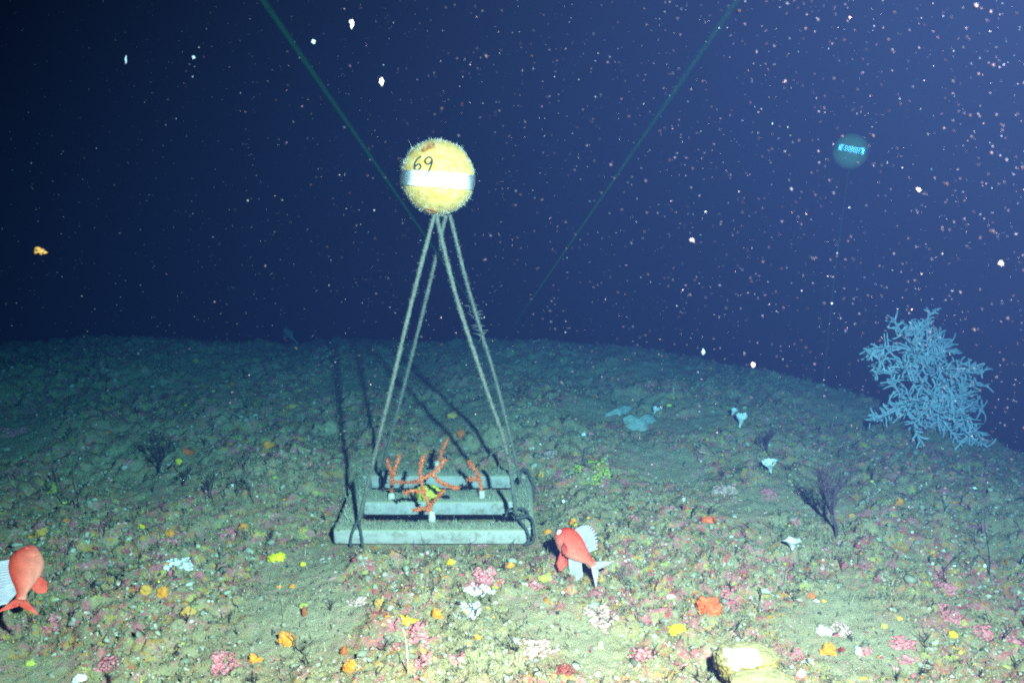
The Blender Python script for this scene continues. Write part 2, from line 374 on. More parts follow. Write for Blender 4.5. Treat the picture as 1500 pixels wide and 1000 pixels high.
# ------------------------------------------------------------------ sponges, crusts and shells that can be picked out
def blob(name, px, py, w, h, m, label, cat, lobes=5, group=None, lift=0.24, seed=None, knob=.42, depthf=.8):
    g, t = ground(px, py+h*.32); k = t/FPX; rr = random.Random(hash((px, py)) & 0xffff)
    iv, jf = ico(5 if w > 22 else 4); V = iv.copy()
    r = np.full(len(V), .72)
    for i in range(lobes):
        d = np.array([rr.gauss(0, 1), rr.gauss(0, .8), rr.gauss(.35, .8)]); d /= np.linalg.norm(d)
        r += rr.uniform(.18, .42)*np.exp(9*(V@d-1))
    off = Vector((px*.013, py*.017, 3.1))
    nz = np.array([mnoise.noise(Vector(v)*2.6+off)*.20+mnoise.noise(Vector(v)*6.5+off)*knob*.55+mnoise.noise(Vector(v)*15+off)*knob*.42+mnoise.noise(Vector(v)*31+off)*knob*.25 for v in V])
    V = V*(r+nz)[:, None]; V /= max(abs(V[:, 0]).max(), 1e-6)
    V[:, 2] /= max(V[:, 2].max(), .3)
    V = V*np.array([w*k*.5, w*k*.5*depthf, h*k*.62])
    z0 = float(height(g[0], g[1])); o = np.array([g[0], g[1], z0+h*k*(lift-.35)])
    mb = MB(); mb.add(V, jf)
    ob = mb.build(name, M[m]); ob.location = o
    return tag(ob, label, cat, group)
def crust(name, px, py, w, h, m, label, cat, thick=.010, group=None, lumps=1.0):
    """an encrusting patch: a crowd of uneven knobs hugging the rubble, silt showing between them"""
    g, t = ground(px, py); k = t/FPX; rx = w*k*.62
    gy = ground(px, py-h*.5)[0][1]-ground(px, py+h*.5)[0][1]; ry = min(max(.6*gy, rx*.5), rx*1.9)
    q = np.random.default_rng(px*7+py); n = int(min(330, 50+w*h*.25)); iv, jf = ico(1); off = px*.031+py*.057; mb = MB(); made = 0; tries = 0
    while made < n and tries < n*12:
        tries += 1; u, v_ = q.uniform(-1, 1, 2); r2 = u*u+v_*v_
        if r2 > 1.0: continue
        x = g[0]+rx*u; y = g[1]+ry*v_
        if mnoise.noise((u*2.1+off, v_*2.1, off))+.55*mnoise.noise((u*5+off, v_*5, off)) < (-.16+.8*(r2-.35)): continue
        sz = (.045+.085*q.random()**2)*min(rx, .04)*(1.25-.5*r2)+.0012
        d = q.normal(0, 1, (4, 3)); d /= np.linalg.norm(d, axis=1)[:, None]; lob = (q.uniform(-.3, .7, 4)[None]*np.exp(5*(iv@d.T-1))).sum(1)
        V = iv*(.85+lob+q.uniform(-.14, .14, len(iv)))[:, None]*np.array([sz*q.uniform(.9, 1.9), sz*q.uniform(.8, 1.5), sz*q.uniform(.3, .65)])
        an = q.uniform(0, 6.28); V = np.stack([V[:, 0]*math.cos(an)-V[:, 1]*math.sin(an)+x, V[:, 0]*math.sin(an)+V[:, 1]*math.cos(an)+y, V[:, 2]+float(height(x, y))+.001], -1)
        mb.add(V, jf); made += 1
    o = np.array([g[0], g[1], float(height(g[0], g[1]))]); return tag(mb.build(name, M[m], origin=o), label, cat, group)

B_, K_ = blob, crust
ITEMS = [
 # front row, from the left
 (B_, 'sponge', 216, 867, 32, 26, 'ochre', 'dull ochre sponge touching a brighter orange one, right of the left-edge fish'),
 (B_, 'sponge', 238, 869, 22, 28, 'orange', 'bright orange sponge against the right side of a dull ochre sponge'),
 (B_, 'sponge', 276, 902, 28, 15, 'ochre', 'low ochre sponge just right of and below the paired orange sponges'),
 (B_, 'sponge', 45, 968, 17, 11, 'lime', 'small lime sponge below the left-edge fish'),
 (K_, 'pink_crust', 75, 915, 24, 18, 'pink', 'pink crust patch on rubble below the left-edge fish tail'),
 (K_, 'pink_crust', 328, 972, 34, 30, 'pink', 'deep pink crust patch beside the spiky orange sponge at the lower left'),
 (K_, 'pink_crust', 158, 975, 34, 14, 'pink', 'long pink crust at the bottom left beside the pale shell'),
 (B_, 'sponge', 372, 960, 30, 22, 'orange', 'spiky orange sponge in the lower left beside a deep pink crust', 9),
 (B_, 'shell', 117, 990, 26, 18, 'white', 'pale shell lying on the bottom edge at the left', 2),
 (K_, 'barnacle_patch', 265, 832, 48, 20, 'white', 'glaring white barnacle patch left of the bright yellow sponge'),
 (K_, 'pink_crust', 252, 848, 26, 10, 'pink', 'pink crust bordering the white barnacle patch on the left'),
 (K_, 'pink_crust', 245, 789, 30, 14, 'pink', 'pink crust below the paired orange sponges, left of the frame'),
 (B_, 'sponge', 250, 770, 22, 18, 'orange', 'orange sponge behind a pink crust, left of the frame'),
 (B_, 'sponge', 357, 770, 17, 10, 'orange', 'small orange sponge left of the frame next to a pink crust'),
 (K_, 'pink_crust', 332, 776, 24, 12, 'pink', 'pink crust left of the frame beside a small orange sponge'),
 (B_, 'sponge', 60, 777, 20, 16, 'ochre', 'ochre sponge just above the left-edge fish'),
 (B_, 'sponge', 208, 763, 16, 13, 'yellow', 'small yellow sponge left of an orange sponge, mid-left ground'),
 (B_, 'sponge', 72, 715, 11, 15, 'yellow', 'little upright yellow sponge at far left beside the thin sea whip', 3),
 (B_, 'sponge', 408, 813, 36, 22, 'yellow', 'bright yellow sponge left of the front corner of the frame', 6),
 (B_, 'sponge', 443, 826, 12, 11, 'yellow', 'tiny yellow knob sponge beside the bright yellow sponge', 3),
 (B_, 'sponge', 408, 858, 11, 9, 'orange', 'left one of two tiny orange knobs below the bright yellow sponge', 3),
 (B_, 'sponge', 428, 857, 13, 9, 'orange', 'right one of two tiny orange knobs below the bright yellow sponge', 3),
 (B_, 'finger_sponge', 446, 891, 9, 34, 'brown', 'thin upright red-brown finger sponge above the round orange sponge', 1),
 (B_, 'sponge', 421, 928, 33, 34, 'orange', 'round orange sponge below the thin red-brown finger sponge', 7),
 (B_, 'finger_sponge', 503, 948, 13, 26, 'brown', 'rust-brown tuft sponge standing behind an orange sponge near the bottom edge', 3),
 (B_, 'sponge', 513, 969, 28, 34, 'orange', 'tall orange sponge in front of the rust-brown tuft near the bottom edge', 6),
 (B_, 'sponge', 596, 904, 44, 22, 'gold', 'wide golden yellow sponge cluster in the front centre', 10),
 (B_, 'sponge', 641, 898, 18, 24, 'orange', 'orange sponge at the right end of the golden sponge cluster', 5),
 (B_, 'sponge', 560, 884, 26, 13, 'ochre', 'low ochre sponge behind the golden sponge cluster', 5),
 (B_, 'sponge', 606, 863, 18, 10, 'ochre', 'small ochre sponge between the golden cluster and the frame'),
 (K_, 'pink_crust', 614, 931, 32, 32, 'pink', 'bright pink crust just below the golden sponge cluster'),
 (K_, 'pink_crust', 578, 920, 18, 9, 'pink', 'small pink crust below the left end of the golden cluster'),
 (K_, 'pink_crust', 524, 880, 26, 14, 'palepink', 'pale pink crust left of the golden sponge cluster'),
 (B_, 'sponge', 686, 944, 16, 18, 'gold', 'left of two small golden sponges right of the pink crust', 4),
 (B_, 'sponge', 700, 940, 13, 14, 'orange', 'right of two small golden-orange sponges right of the pink crust', 4),
 (K_, 'pink_crust', 618, 972, 24, 26, 'pink', 'pink crust near the bottom edge under the golden cluster'),
 (K_, 'pink_crust', 668, 970, 22, 14, 'pink', 'pink crust near the bottom edge below two small golden sponges'),
 (K_, 'pink_crust', 708, 853, 52, 30, 'pink', 'large pink crust below the middle of the frame'),
 (K_, 'barnacle_patch', 700, 870, 40, 12, 'white', 'white barnacle patch along the lower edge of the large pink crust'),
 (K_, 'barnacle_patch', 690, 899, 26, 20, 'white', 'white barnacle patch right of the golden sponge cluster'),
 (B_, 'sponge', 660, 825, 16, 12, 'yellow', 'small yellow sponge just under the front bar of the frame', 4),
 (B_, 'sponge', 746, 828, 20, 20, 'orange', 'pale orange sponge under the front bar near its right end', 4),
 (K_, 'pink_crust', 786, 950, 46, 30, 'palepink', 'broad dusty pink crust between the golden cluster and the pale yellow finger'),
 (K_, 'pink_crust', 782, 856, 24, 12, 'pink', 'pink crust left of the red fish tail beside a lime patch'),
 (B_, 'sponge', 796, 848, 26, 9, 'lime', 'low lime sponge between the frame and the red fish', 5),
 # around the fish, to the right
 (B_, 'sponge', 802, 777, 14, 9, 'orange', 'leftmost of three orange scraps above the red fish head', 3),
 (B_, 'sponge', 820, 782, 14, 9, 'orange', 'lowest of three orange scraps above the red fish head', 3),
 (B_, 'sponge', 839, 766, 16, 13, 'orange', 'topmost of three orange scraps above the red fish dorsal fin', 4),
 (B_, 'finger_sponge', 880, 944, 10, 22, 'paleyellow', 'small pale yellow finger sponge left of the massive sponge', 2),
 (B_, 'sponge', 991, 918, 32, 22, 'yellow', 'ragged yellow sponge below the red lobed sponge', 8),
 (B_, 'sponge', 1039, 890, 46, 36, 'red', 'large red-orange lobed sponge above the massive pale sponge', 6),
 (K_, 'pink_crust', 1070, 879, 24, 26, 'pink', 'pink crust touching the right side of the red lobed sponge'),
 (B_, 'sponge', 1037, 763, 32, 17, 'red', 'flat red sponge on open ground right of the frame', 4),
 (K_, 'pink_crust', 975, 750, 17, 13, 'pink', 'pink crust left of the flat red sponge beside white shells'),
 (K_, 'pink_crust', 928, 763, 18, 8, 'pink', 'small pink crust right of the three orange scraps'),
 (B_, 'shell', 1001, 733, 8, 7, 'white', 'single white shell behind the pink crust near the flat red sponge', 2),
 (K_, 'pink_crust', 880, 905, 44, 40, 'palepink', 'dusty pink crusted knoll below the red fish tail'),
 (K_, 'dark_red_crust', 828, 990, 28, 16, 'darkred', 'dark red crust at the bottom edge left of the massive sponge'),
 (K_, 'pink_crust', 940, 962, 30, 20, 'pink', 'pink crust left of the massive sponge shadow'),
 (B_, 'sponge', 1212, 944, 34, 30, 'orange', 'square orange sponge under a white fan shell', 5),
 (B_, 'shell', 1208, 916, 30, 22, 'white', 'white fan-shaped shell standing above the square orange sponge', 3),
 (B_, 'shell', 1174, 985, 16, 16, 'white', 'white broken shell right of the massive pale sponge', 4),
 (B_, 'shell', 1258, 949, 12, 20, 'white', 'thin white shell right of the square orange sponge', 2),
 (B_, 'sponge', 1296, 914, 13, 12, 'lime', 'small lime green sponge upper right of the white fan shell', 3),
 (K_, 'pink_crust', 1234, 920, 26, 20, 'palepink', 'dusty pink crust at the right of the white fan shell'),
 (K_, 'pink_crust', 1170, 955, 18, 14, 'pink', 'small pink crust left of the square orange sponge'),
 (B_, 'dark_red_sponge', 1234, 947, 12, 14, 'darkred', 'dark red round sponge touching the square orange sponge', 3),
 (K_, 'pink_crust', 1268, 953, 18, 12, 'pink', 'small pink crust beside the thin white shell'),
 (K_, 'pink_crust', 1322, 942, 32, 20, 'pink', 'pink crust in the lower right, upper of two joined patches'),
 (K_, 'pink_crust', 1330, 966, 26, 13, 'pink', 'deep pink crust in the lower right, lower of two joined patches'),
 (K_, 'pink_crust', 1393, 864, 30, 16, 'pink', 'raspberry pink crust at right, upper one of the right-hand cluster'),
 (K_, 'pink_crust', 1391, 902, 26, 26, 'pink', 'raspberry pink crust at right with a white bead on it'),
 (K_, 'pink_crust', 1372, 840, 16, 10, 'pink', 'pink spot at right above the raspberry crust cluster'),
 (K_, 'pink_crust', 1442, 932, 30, 14, 'pink', 'flat pink crust near the right edge under a white shell'),
 (B_, 'shell', 1462, 914, 14, 11, 'white', 'white shell near the right edge above a flat pink crust', 4),
 (B_, 'shell', 1398, 901, 6, 6, 'white', 'white bead-like shell on the raspberry crust at right', 1),
 (B_, 'sponge', 1396, 925, 16, 12, 'yellow', 'yellow-white sponge below the raspberry crusts at right', 4),
 (K_, 'pink_crust', 1490, 948, 36, 34, 'pink', 'wine pink crust cut by the lower right edge'),
 (B_, 'sponge', 1188, 866, 14, 14, 'rust', 'rust sponge left of a white speck above the white fan shell', 3),
 (B_, 'shell', 1196, 877, 10, 6, 'white', 'tiny white shell between two rust sponges, right ground', 1),
 (B_, 'sponge', 1206, 876, 11, 9, 'ochre', 'ochre sponge right of the tiny white shell, right ground', 3),
 (K_, 'pink_crust', 1135, 818, 24, 13, 'pink', 'pink crust left of the white star-shaped sponge'),
 (K_, 'pink_crust', 1163, 766, 16, 10, 'pink', 'pink crust left of the dark purple fan base'),
 # middle distance
 (B_, 'sponge', 1318, 732, 20, 21, 'orange', 'orange sponge right of the dark purple sea fan', 5),
 (B_, 'sponge', 1248, 755, 11, 8, 'ochre', 'tiny ochre sponge at the foot of the dark purple fan', 2),
 (B_, 'sponge', 1258, 807, 12, 9, 'orange', 'tiny orange sponge below the dark purple fan', 3),
 (B_, 'sponge', 1433, 798, 32, 14, 'ochre', 'ochre sponge behind the right-hand sea whip', 5),
 (B_, 'sponge', 1367, 809, 11, 11, 'ochre', 'small ochre sponge left of the right-hand sea whip', 3),
 (B_, 'sponge', 270, 655, 34, 12, 'rust', 'elongated rust red sponge beside the dark blurred fan', 4),
 (B_, 'sponge', 262, 670, 12, 12, 'yellow', 'yellow sponge under the elongated rust red sponge', 3),
 (B_, 'sponge', 390, 652, 28, 12, 'orange', 'elongated orange sponge left of the rope shadows', 4),
 (B_, 'sponge', 675, 634, 15, 16, 'rust', 'round rust sponge behind the frame between the ropes', 3),
 (B_, 'sponge', 663, 605, 22, 15, 'ochre', 'dim ochre sponge above the round rust sponge between the ropes', 4),
 (B_, 'sponge', 428, 592, 26, 9, 'ochre', 'dim ochre streak of sponge on the far slope left of the ropes', 4),
 (B_, 'sponge', 340, 562, 16, 8, 'rust', 'dim rust sponge far up the slope at left', 3),
 (B_, 'sponge', 245, 578, 18, 11, 'darkred', 'dark red sponge on the far slope at left', 3),
 (B_, 'sponge', 158, 635, 9, 6, 'rust', 'small rust dot on the far left slope', 2),
 (K_, 'pink_crust', 18, 632, 32, 14, 'pink', 'dim pink crust on the far slope at the left edge'),
 (K_, 'pink_crust', 190, 680, 18, 9, 'pink', 'dim pink crust left of the dark blurred fan'),
 (B_, 'sponge', 286, 525, 14, 14, 'ochre', 'faint ochre sponge near the crest at left', 3),
 (K_, 'sponge', 870, 690, 52, 30, 'lime', 'ragged mustard green sponge bed right of the frame'),
 (B_, 'shell', 781, 653, 8, 8, 'white', 'bright white shell right of the front ropes', 2),
 (B_, 'shell', 855, 635, 10, 10, 'white', 'white shell left of a pink crust behind the mustard sponge bed', 2),
 (B_, 'pink_crust', 867, 634, 13, 13, 'pink', 'round pink crust against a white shell behind the mustard sponge bed', 3),
 (B_, 'sponge', 793, 693, 16, 13, 'ochre', 'orange-pink sponge at the right rear corner of the frame', 4),
 (B_, 'shell', 825, 742, 7, 6, 'white', 'white shell just above the three orange scraps', 2),
 (K_, 'pink_crust', 800, 668, 28, 16, 'palepink', 'dusty pink crust between the frame and the mustard sponge bed'),
 (K_, 'pink_crust', 1060, 720, 30, 14, 'palepink', 'dusty pink crust right of the mustard sponge bed'),
 (K_, 'pink_crust', 1125, 725, 20, 14, 'pink', 'pink crust under the white cup sponge left of the dark fan'),
]
for it in ITEMS:
    fn, name, px, py, w, h, m, label = it[:8]; cat = {'pink_crust': 'crust', 'dark_red_crust': 'crust', 'barnacle_patch': 'barnacles', 'shell': 'shell'}.get(name, 'sponge')
    grp = {'pink_crust': 'pink crusts on the rubble', 'sponge': 'sponges on the rubble', 'shell': 'shells on the rubble'}.get(name)
    if fn is B_: blob(name, px, py, w, h, m, label, cat, it[8] if len(it) > 8 else 5, grp)
    else: crust(name, px, py, w, h, m, label, cat, group=grp)

# feathery plates lying on the far slope
def plate(px, py, w, asp, yaw, tilt, label):
    g, t = ground(px, py); k = t/FPX; n = 72; v = []; nr = 14
    for i in range(nr+1):
        for a in range(n):
            th = 2*math.pi*a/n; f = i/nr; q = 1+.45*mnoise.noise((math.cos(th)*1.5+px, math.sin(th)*1.5, 1))+.22*mnoise.noise((math.cos(th)*9+px, math.sin(th)*9, 4))*f
            x = w*k*.5*f*q*math.cos(th); y = w*k*.5*asp*f*q*math.sin(th)
            z = .010*mnoise.noise((x*28, y*28, 2))-.02*f*f+.003*math.sin(y*420+6*mnoise.noise((x*20, y*20, 7)))+.004*mnoise.noise((x*120, y*120, 3))
            y, z = y*math.cos(tilt)-z*math.sin(tilt), y*math.sin(tilt)+z*math.cos(tilt)
            v.append((x*math.cos(yaw)-y*math.sin(yaw), x*math.sin(yaw)+y*math.cos(yaw), z))
    top = np.array(v); bot = top-np.array([0, 0, .010]); nn = len(top)
    f = [(i*n+a, i*n+(a+1) % n, (i+1)*n+(a+1) % n, (i+1)*n+a) for i in range(nr) for a in range(n)]
    f2 = [tuple(nn+q for q in reversed(p)) for p in f]; f3 = [(nr*n+a, nr*n+(a+1) % n, nn+nr*n+(a+1) % n, nn+nr*n+a) for a in range(n)]
    mb = MB(); mb.add(np.concatenate([top, bot]), f+f2+[tuple(reversed(p)) for p in f3]); o = mb.build('plate_sponge', M['teal'])
    o.location = (g[0], g[1], float(height(g[0], g[1], False))+.022); tag(o, label, 'sponge')
plate(940, 622, 62, .62, R(35), R(16), 'broad pale teal plate sponge leaning on the far slope right of the ropes')
plate(908, 606, 58, .30, R(40), R(12), 'narrow pale teal plate sponge just behind the broad plate sponge')

def cup(px, py, w, h, label):
    g, t = ground(px, py+h*.5); k = t/FPX; n = 18; v = []; rr = random.Random(px); H = h*k*1.05
    prof = [(.16, 0), (.20, .25), (.34, .5), (.62, .78), (1.0, 1.0), (.86, 1.0), (.45, .74), (.12, .5), (.02, .45)]
    for r, z in prof:
        for a in range(n):
            th = 2*math.pi*a/n; q = 1+.5*mnoise.noise((math.cos(th)*1.5+px, math.sin(th)*1.5, py*.1)); zz = z+.35*(z > .7)*mnoise.noise((math.cos(th)*1.8, math.sin(th)*1.8+px, 5))
            v.append((r*q*w*k*.55*math.cos(th), r*q*w*k*.55*math.sin(th), zz*H))
    f = [(i*n+a, i*n+(a+1) % n, (i+1)*n+(a+1) % n, (i+1)*n+a) for i in range(len(prof)-1) for a in range(n)]
    mb = MB(); mb.add(v, f); o = mb.build('cup_sponge', M['white']); o.location = (g[0], g[1], float(height(g[0], g[1]))-.004); o.rotation_euler = (rr.uniform(-.3, .3), rr.uniform(-.3, .3), rr.uniform(0, 6)); tag(o, label, 'sponge', 'white cup sponges')
cup(1083, 618, 15, 18, 'white cup sponge on the far slope, right and larger of a close pair')
cup(1071, 606, 10, 13, 'white cup sponge on the far slope, left and smaller of a close pair')
cup(958, 601, 10, 10, 'tiny white cup sponge above the broad teal plate sponge')
cup(1129, 684, 20, 19, 'white cup sponge left of the dark purple sea fan')
cup(1161, 802, 22, 15, 'white star-shaped cup sponge below the dark purple fan')

# massive pale sponge at the bottom edge
def massive():
    g, t = ground(1097, 1002); k = t/FPX
    root = empty('massive_sponge', (g[0], g[1], float(height(g[0], g[1]))), 'massive pale yellow sponge with its overexposed top painted white, cut by the bottom edge', 'sponge')
    def lump(name, dx, dy, dz, sx, sy, sz, m, seed, amp=.18):
        iv, jf = ico(6); o = Vector((seed*3.3, seed*1.7, 0))
        nz = np.array([1+amp*mnoise.noise(Vector(v)*1.5+o)+amp*.6*mnoise.noise(Vector(v)*3.6+o)+.07*mnoise.noise(Vector(v)*9+o)+.05*mnoise.noise(Vector(v)*19+o)-.10*max(0, .28-mnoise.voronoi(Vector(v)*6+o)[0][0])/.28 for v in iv])
        V = iv*nz[:, None]
        V = np.sign(V)*np.abs(V)**.72*np.array([sx, sy, sz])+np.array([dx, dy, dz])
        mb = MB(); mb.add(V+np.array(root.location), jf); return mb.build(name, M[m], root)
    lump('lobe', 0, .030, .022, 46*k, 32*k, 26*k, 'massive', 1)
    lump('lobe', .015, -.04, .008, 50*k, 28*k, 22*k, 'massive', 5)
    lump('overexposed_top', -.014, .014, .046, 27*k, 19*k, 12*k, 'white', 9, .25)  # white lump paints in the overexposed top of the sponge
M['massive'] = mat('massive_sponge', [(.13, .075, .018), (.25, .17, .05), (.32, .25, .11)], 48, bump=.9, bscale=70, dust=.3)
massive()

# ------------------------------------------------------------------ sea fans and whips
def fan(name, px, py, hpx, spread, m, label, levels=4, seed=1, thick=.0022, flat=.35, cat='sea fan', depth=None, dens=3, lean=0.0):
    if depth is None: g, t = ground(px, py); g = np.array([g[0], g[1], float(height(g[0], g[1]))-.005])
    else: t = depth; g = at(px, py, depth)
    k = t/FPX; rr = random.Random(seed); H = hpx*k; mb = MB()
    def grow(p, d, L, r, lev):
        n = 3; pts = [p]
        for i in range(n):
            d = d+np.array([rr.gauss(0, .16), rr.gauss(0, .10)*flat*2, .06]); d /= np.linalg.norm(d); pts.append(pts[-1]+d*L/n)
        tube(mb, pts, [r*(1-.35*i/n) for i in range(n+1)], 5 if lev > 1 else 4, .15, rr)
        if lev > 0:
            for i in range(dens):
                b = pts[-1] if i < 2 else pts[rr.randint(1, n-1)]
                a = spread*(rr.uniform(.25, 1)*(1 if i % 2 else -1))
                c, s = math.cos(a), math.sin(a); dd = np.array([d[0]*c+d[2]*s, d[1]+rr.gauss(0, flat), d[2]*c-d[0]*s]); dd /= np.linalg.norm(dd)
                grow(b, dd, L*rr.uniform(.6, .85), r*.68, lev-1)
    grow(g, np.array([lean, .05, 1.0]), H*.34, thick, levels)
    return tag(mb.build(name, M[m], origin=g), label, cat)
fan('sea_fan', 1226, 784, 104, .19, 'purple', 'dark purple branching sea fan casting a black shadow, right of centre', 6, 3, .0052, .3, dens=3, lean=-.14)
fan('sea_fan', 1124, 662, 48, .30, 'purple', 'small dark sea fan beyond the white cup sponge at right', 5, 5, .0034, .3)
fan('sea_fan', 232, 690, 62, .5, 'black', 'dark blurred sea fan on the slope left of the ropes', 6, 8, .0036, .4)
fan('sea_fan', 312, 730, 46, .36, 'black', 'small black twiggy sea fan left of the frame', 4, 12, .0028, .3)
fan('sea_fan', 268, 712, 40, .36, 'black', 'tiny black twiggy sea fan just right of the dark blurred fan', 4, 22, .0024, .3)
M['brownfan'] = mat('brown_fan', [(.10, .09, .07), (.19, .17, .13)], 70, bump=.1)
fan('sea_fan', 372, 738, 58, .34, 'brownfan', 'sparse feathery brown sea fan nearest the frame on its left', 5, 15, .0014, .4)
fan('sea_fan', 925, 868, 52, .55, 'brownfan', 'feathery grey-brown tuft right of the red fish tail', 5, 31, .0014, .5)
fan('sea_fan', 436, 487, 34, .3, 'teal', 'faint grey fan standing on the crest left of the ropes', 5, 19, .006, .4)
def whip(pts, m, label, r=.0022):
    g, t = ground(*pts[0]); P = [np.array([g[0], g[1], float(height(g[0], g[1]))-.005])]
    for q in pts[1:]: P.append(at(q[0], q[1], t-.02))
    S_ = spline(P, 8); mb = MB(); tube(mb, S_, [r*(1-.6*i/len(S_)) for i in range(len(S_))], 5, .15); tag(mb.build('sea_whip', M[m], origin=P[0]), label, 'sea whip')
whip([(116, 753), (113, 730), (107, 705), (106, 680), (112, 658)], 'black', 'thin curved black sea whip on the left slope')
whip([(98, 742), (92, 722), (86, 704), (84, 690)], 'black', 'shorter faint sea whip left of the curved black whip', .0017)
whip([(1449, 848), (1449, 815), (1446, 790), (1442, 768), (1444, 745)], 'black', 'thin dark sea whip near the right edge', .002)
whip([(598, 990), (597, 965), (595, 940), (590, 918)], 'peg', 'thin pale sea whip in front of the golden sponge cluster', .0017)

# ------------------------------------------------------------------ pale bush coral at the right
def bush():
    D = 3.42; Z0 = np.array
    def q(zx, zy, dz=0): return at(1220+zx/3.704, 430+zy/3.704, D+dz)
    base = q(520, 850, .02); root = empty('bush_coral', base, 'large pale blue bushy coral standing on the crest at the right', 'coral')
    rr = random.Random(5); mb = MB()
    tr = spline([q(535, 870, .03), q(520, 700, .03), q(505, 520, .05), q(510, 330, .03)], 8)
    tube(mb, tr, [.010-.004*i/len(tr) for i in range(len(tr))], 7, .1); mb.build('stem', M['brush'], root)
    F = [[(512, 420), (515, 300), (512, 200), (522, 90)], [(505, 440), (440, 330), (350, 285), (240, 305), (195, 330)], [(470, 380), (420, 270), (370, 220), (335, 150)],
         [(480, 400), (440, 300), (410, 220), (425, 145)], [(490, 470), (400, 390), (310, 350), (250, 380), (235, 430)], [(500, 330), (470, 260), (455, 205), (480, 170)],
         [(470, 620), (400, 540), (330, 500), (310, 420)], [(480, 640), (390, 590), (300, 640), (205, 690)], [(440, 600), (360, 620), (280, 660), (210, 670)],
         [(510, 480), (460, 470), (420, 420), (370, 400)], [(520, 420), (600, 430), (690, 410), (800, 395)], [(560, 520), (650, 470), (720, 450), (815, 420)],
         [(600, 600), (690, 560), (735, 500), (840, 498)], [(530, 400), (560, 340), (600, 315), (650, 315)], [(520, 380), (545, 290), (550, 230), (575, 210)],
         [(520, 500), (500, 620), (480, 700), (490, 790)], [(520, 520), (560, 640), (545, 740), (520, 825)], [(540, 540), (610, 660), (620, 760), (605, 850)],
         [(540, 560), (600, 690), (660, 770), (690, 815)], [(560, 580), (660, 700), (740, 790), (860, 845)], [(600, 540), (690, 620), (740, 720), (740, 830)],
         [(620, 520), (700, 600), (760, 640), (780, 610)], [(540, 460), (580, 560), (590, 640), (570, 730)], [(530, 440), (620, 500), (650, 600), (660, 690)],
         [(700, 640), (715, 560), (700, 480), (660, 430)], [(520, 560), (470, 640), (450, 690), (440, 640)], [(690, 700), (760, 740), (800, 780), (830, 830)]]
    for fr in F+[[(x+rr.gauss(0, 22), y+rr.gauss(0, 22)) for x, y in f_] for f_ in F]:
        mb = MB(); dz = rr.uniform(-.12, .10)
        P = [q(x, y, dz*i/2) for i, (x, y) in enumerate(fr)]; S_ = spline(P, 9); n = len(S_)
        tube(mb, S_, [.0044-.0016*i/n for i in range(n)], 6, .12, rr)
        for i in range(3, n, 1):
            for side in (1, -1):
                if rr.random() < .50: continue
                T = S_[min(i+1, n-1)]-S_[i-1]; T /= np.linalg.norm(T)
                sd = np.cross(T, AF); sd /= np.linalg.norm(sd)+1e-9
                d = T*rr.uniform(.5, 1.0)+sd*side*rr.uniform(.35, .9)+AF*rr.gauss(0, .55)+AX*rr.gauss(0, .2)+AU*rr.gauss(0, .25); d /= np.linalg.norm(d)
                L = rr.uniform(.034, .085)*(1-.45*i/n); cur = T*rr.uniform(-.2, .6)+AU*rr.gauss(.05, .7)+AX*rr.gauss(0, .6)+AF*rr.gauss(0, .5); p = S_[i]; pts = [p]
                for q_ in range(4):
                    d = d+cur*.42+np.array([rr.gauss(0, .16), rr.gauss(0, .16), rr.gauss(0, .16)]); d /= np.linalg.norm(d); p = p+d*L/4; pts.append(p)
                r0 = rr.uniform(.0026, .0037); tube(mb, pts, [r0, r0, r0*.97, r0*.92, r0*.7], 5, .12, rr)
        mb.build('branch', M['brush'], root)
bush()

# ------------------------------------------------------------------ frame on the seabed
def boxmesh(name, x0, x1, y0, y1, z0, z1, m, parent, bev=.008, cornerz=0):
    bm = bmesh.new(); bmesh.ops.create_cube(bm, size=1)
    for v in bm.verts: v.co = Vector((x0+(v.co.x+.5)*(x1-x0), y0+(v.co.y+.5)*(y1-y0), z0+(v.co.z+.5)*(z1-z0)))
    if cornerz:
        ed = [e for e in bm.edges if abs(e.verts[0].co.z-e.verts[1].co.z) > 1e-4]; bmesh.ops.bevel(bm, geom=ed, offset=cornerz, segments=5, profile=.5, affect='EDGES')
    bmesh.ops.bevel(bm, geom=[e for e in bm.edges if e.calc_face_angle(0) > .6], offset=bev, segments=3, profile=.5, affect='EDGES')
    me = bpy.data.meshes.new(name); bm.to_mesh(me); bm.free(); me.materials.append(M[m])
    for p in me.polygons: p.use_smooth = True
    o = bpy.data.objects.new(name, me); C.objects.link(o); o.parent = parent; o.matrix_parent_inverse = Matrix.Translation(-Vector(parent.location)); return o
ZT = .045
fr = empty('frame', ((FX0+FX1)/2, (FY0+FY1)/2, 0), 'grey plastic frame of bars lying on the seabed under the yellow float', 'frame')
boxmesh('bar', FX0, FX1-.012, FY0, FY0+.058, 0, ZT, 'bar', fr, .006, .012)
boxmesh('bar', FX0+.0585, FX1-.0525, 2.507, 2.598, .001, ZT+.001, 'bar', fr, .006)
boxmesh('bar', FX0+.01, FX1, FY1-.056, FY1, .001, ZT+.001, 'bar', fr, .006, .02)
boxmesh('side_bar', FX0+.002, FX0+.058, FY0+.060, FY1-.0575, -.001, ZT-.001, 'bar', fr, .010)
boxmesh('side_bar', FX1-.052, FX1+.008, FY0+.030, FY1-.0575, -.001, ZT-.0015, 'bar', fr, .014)
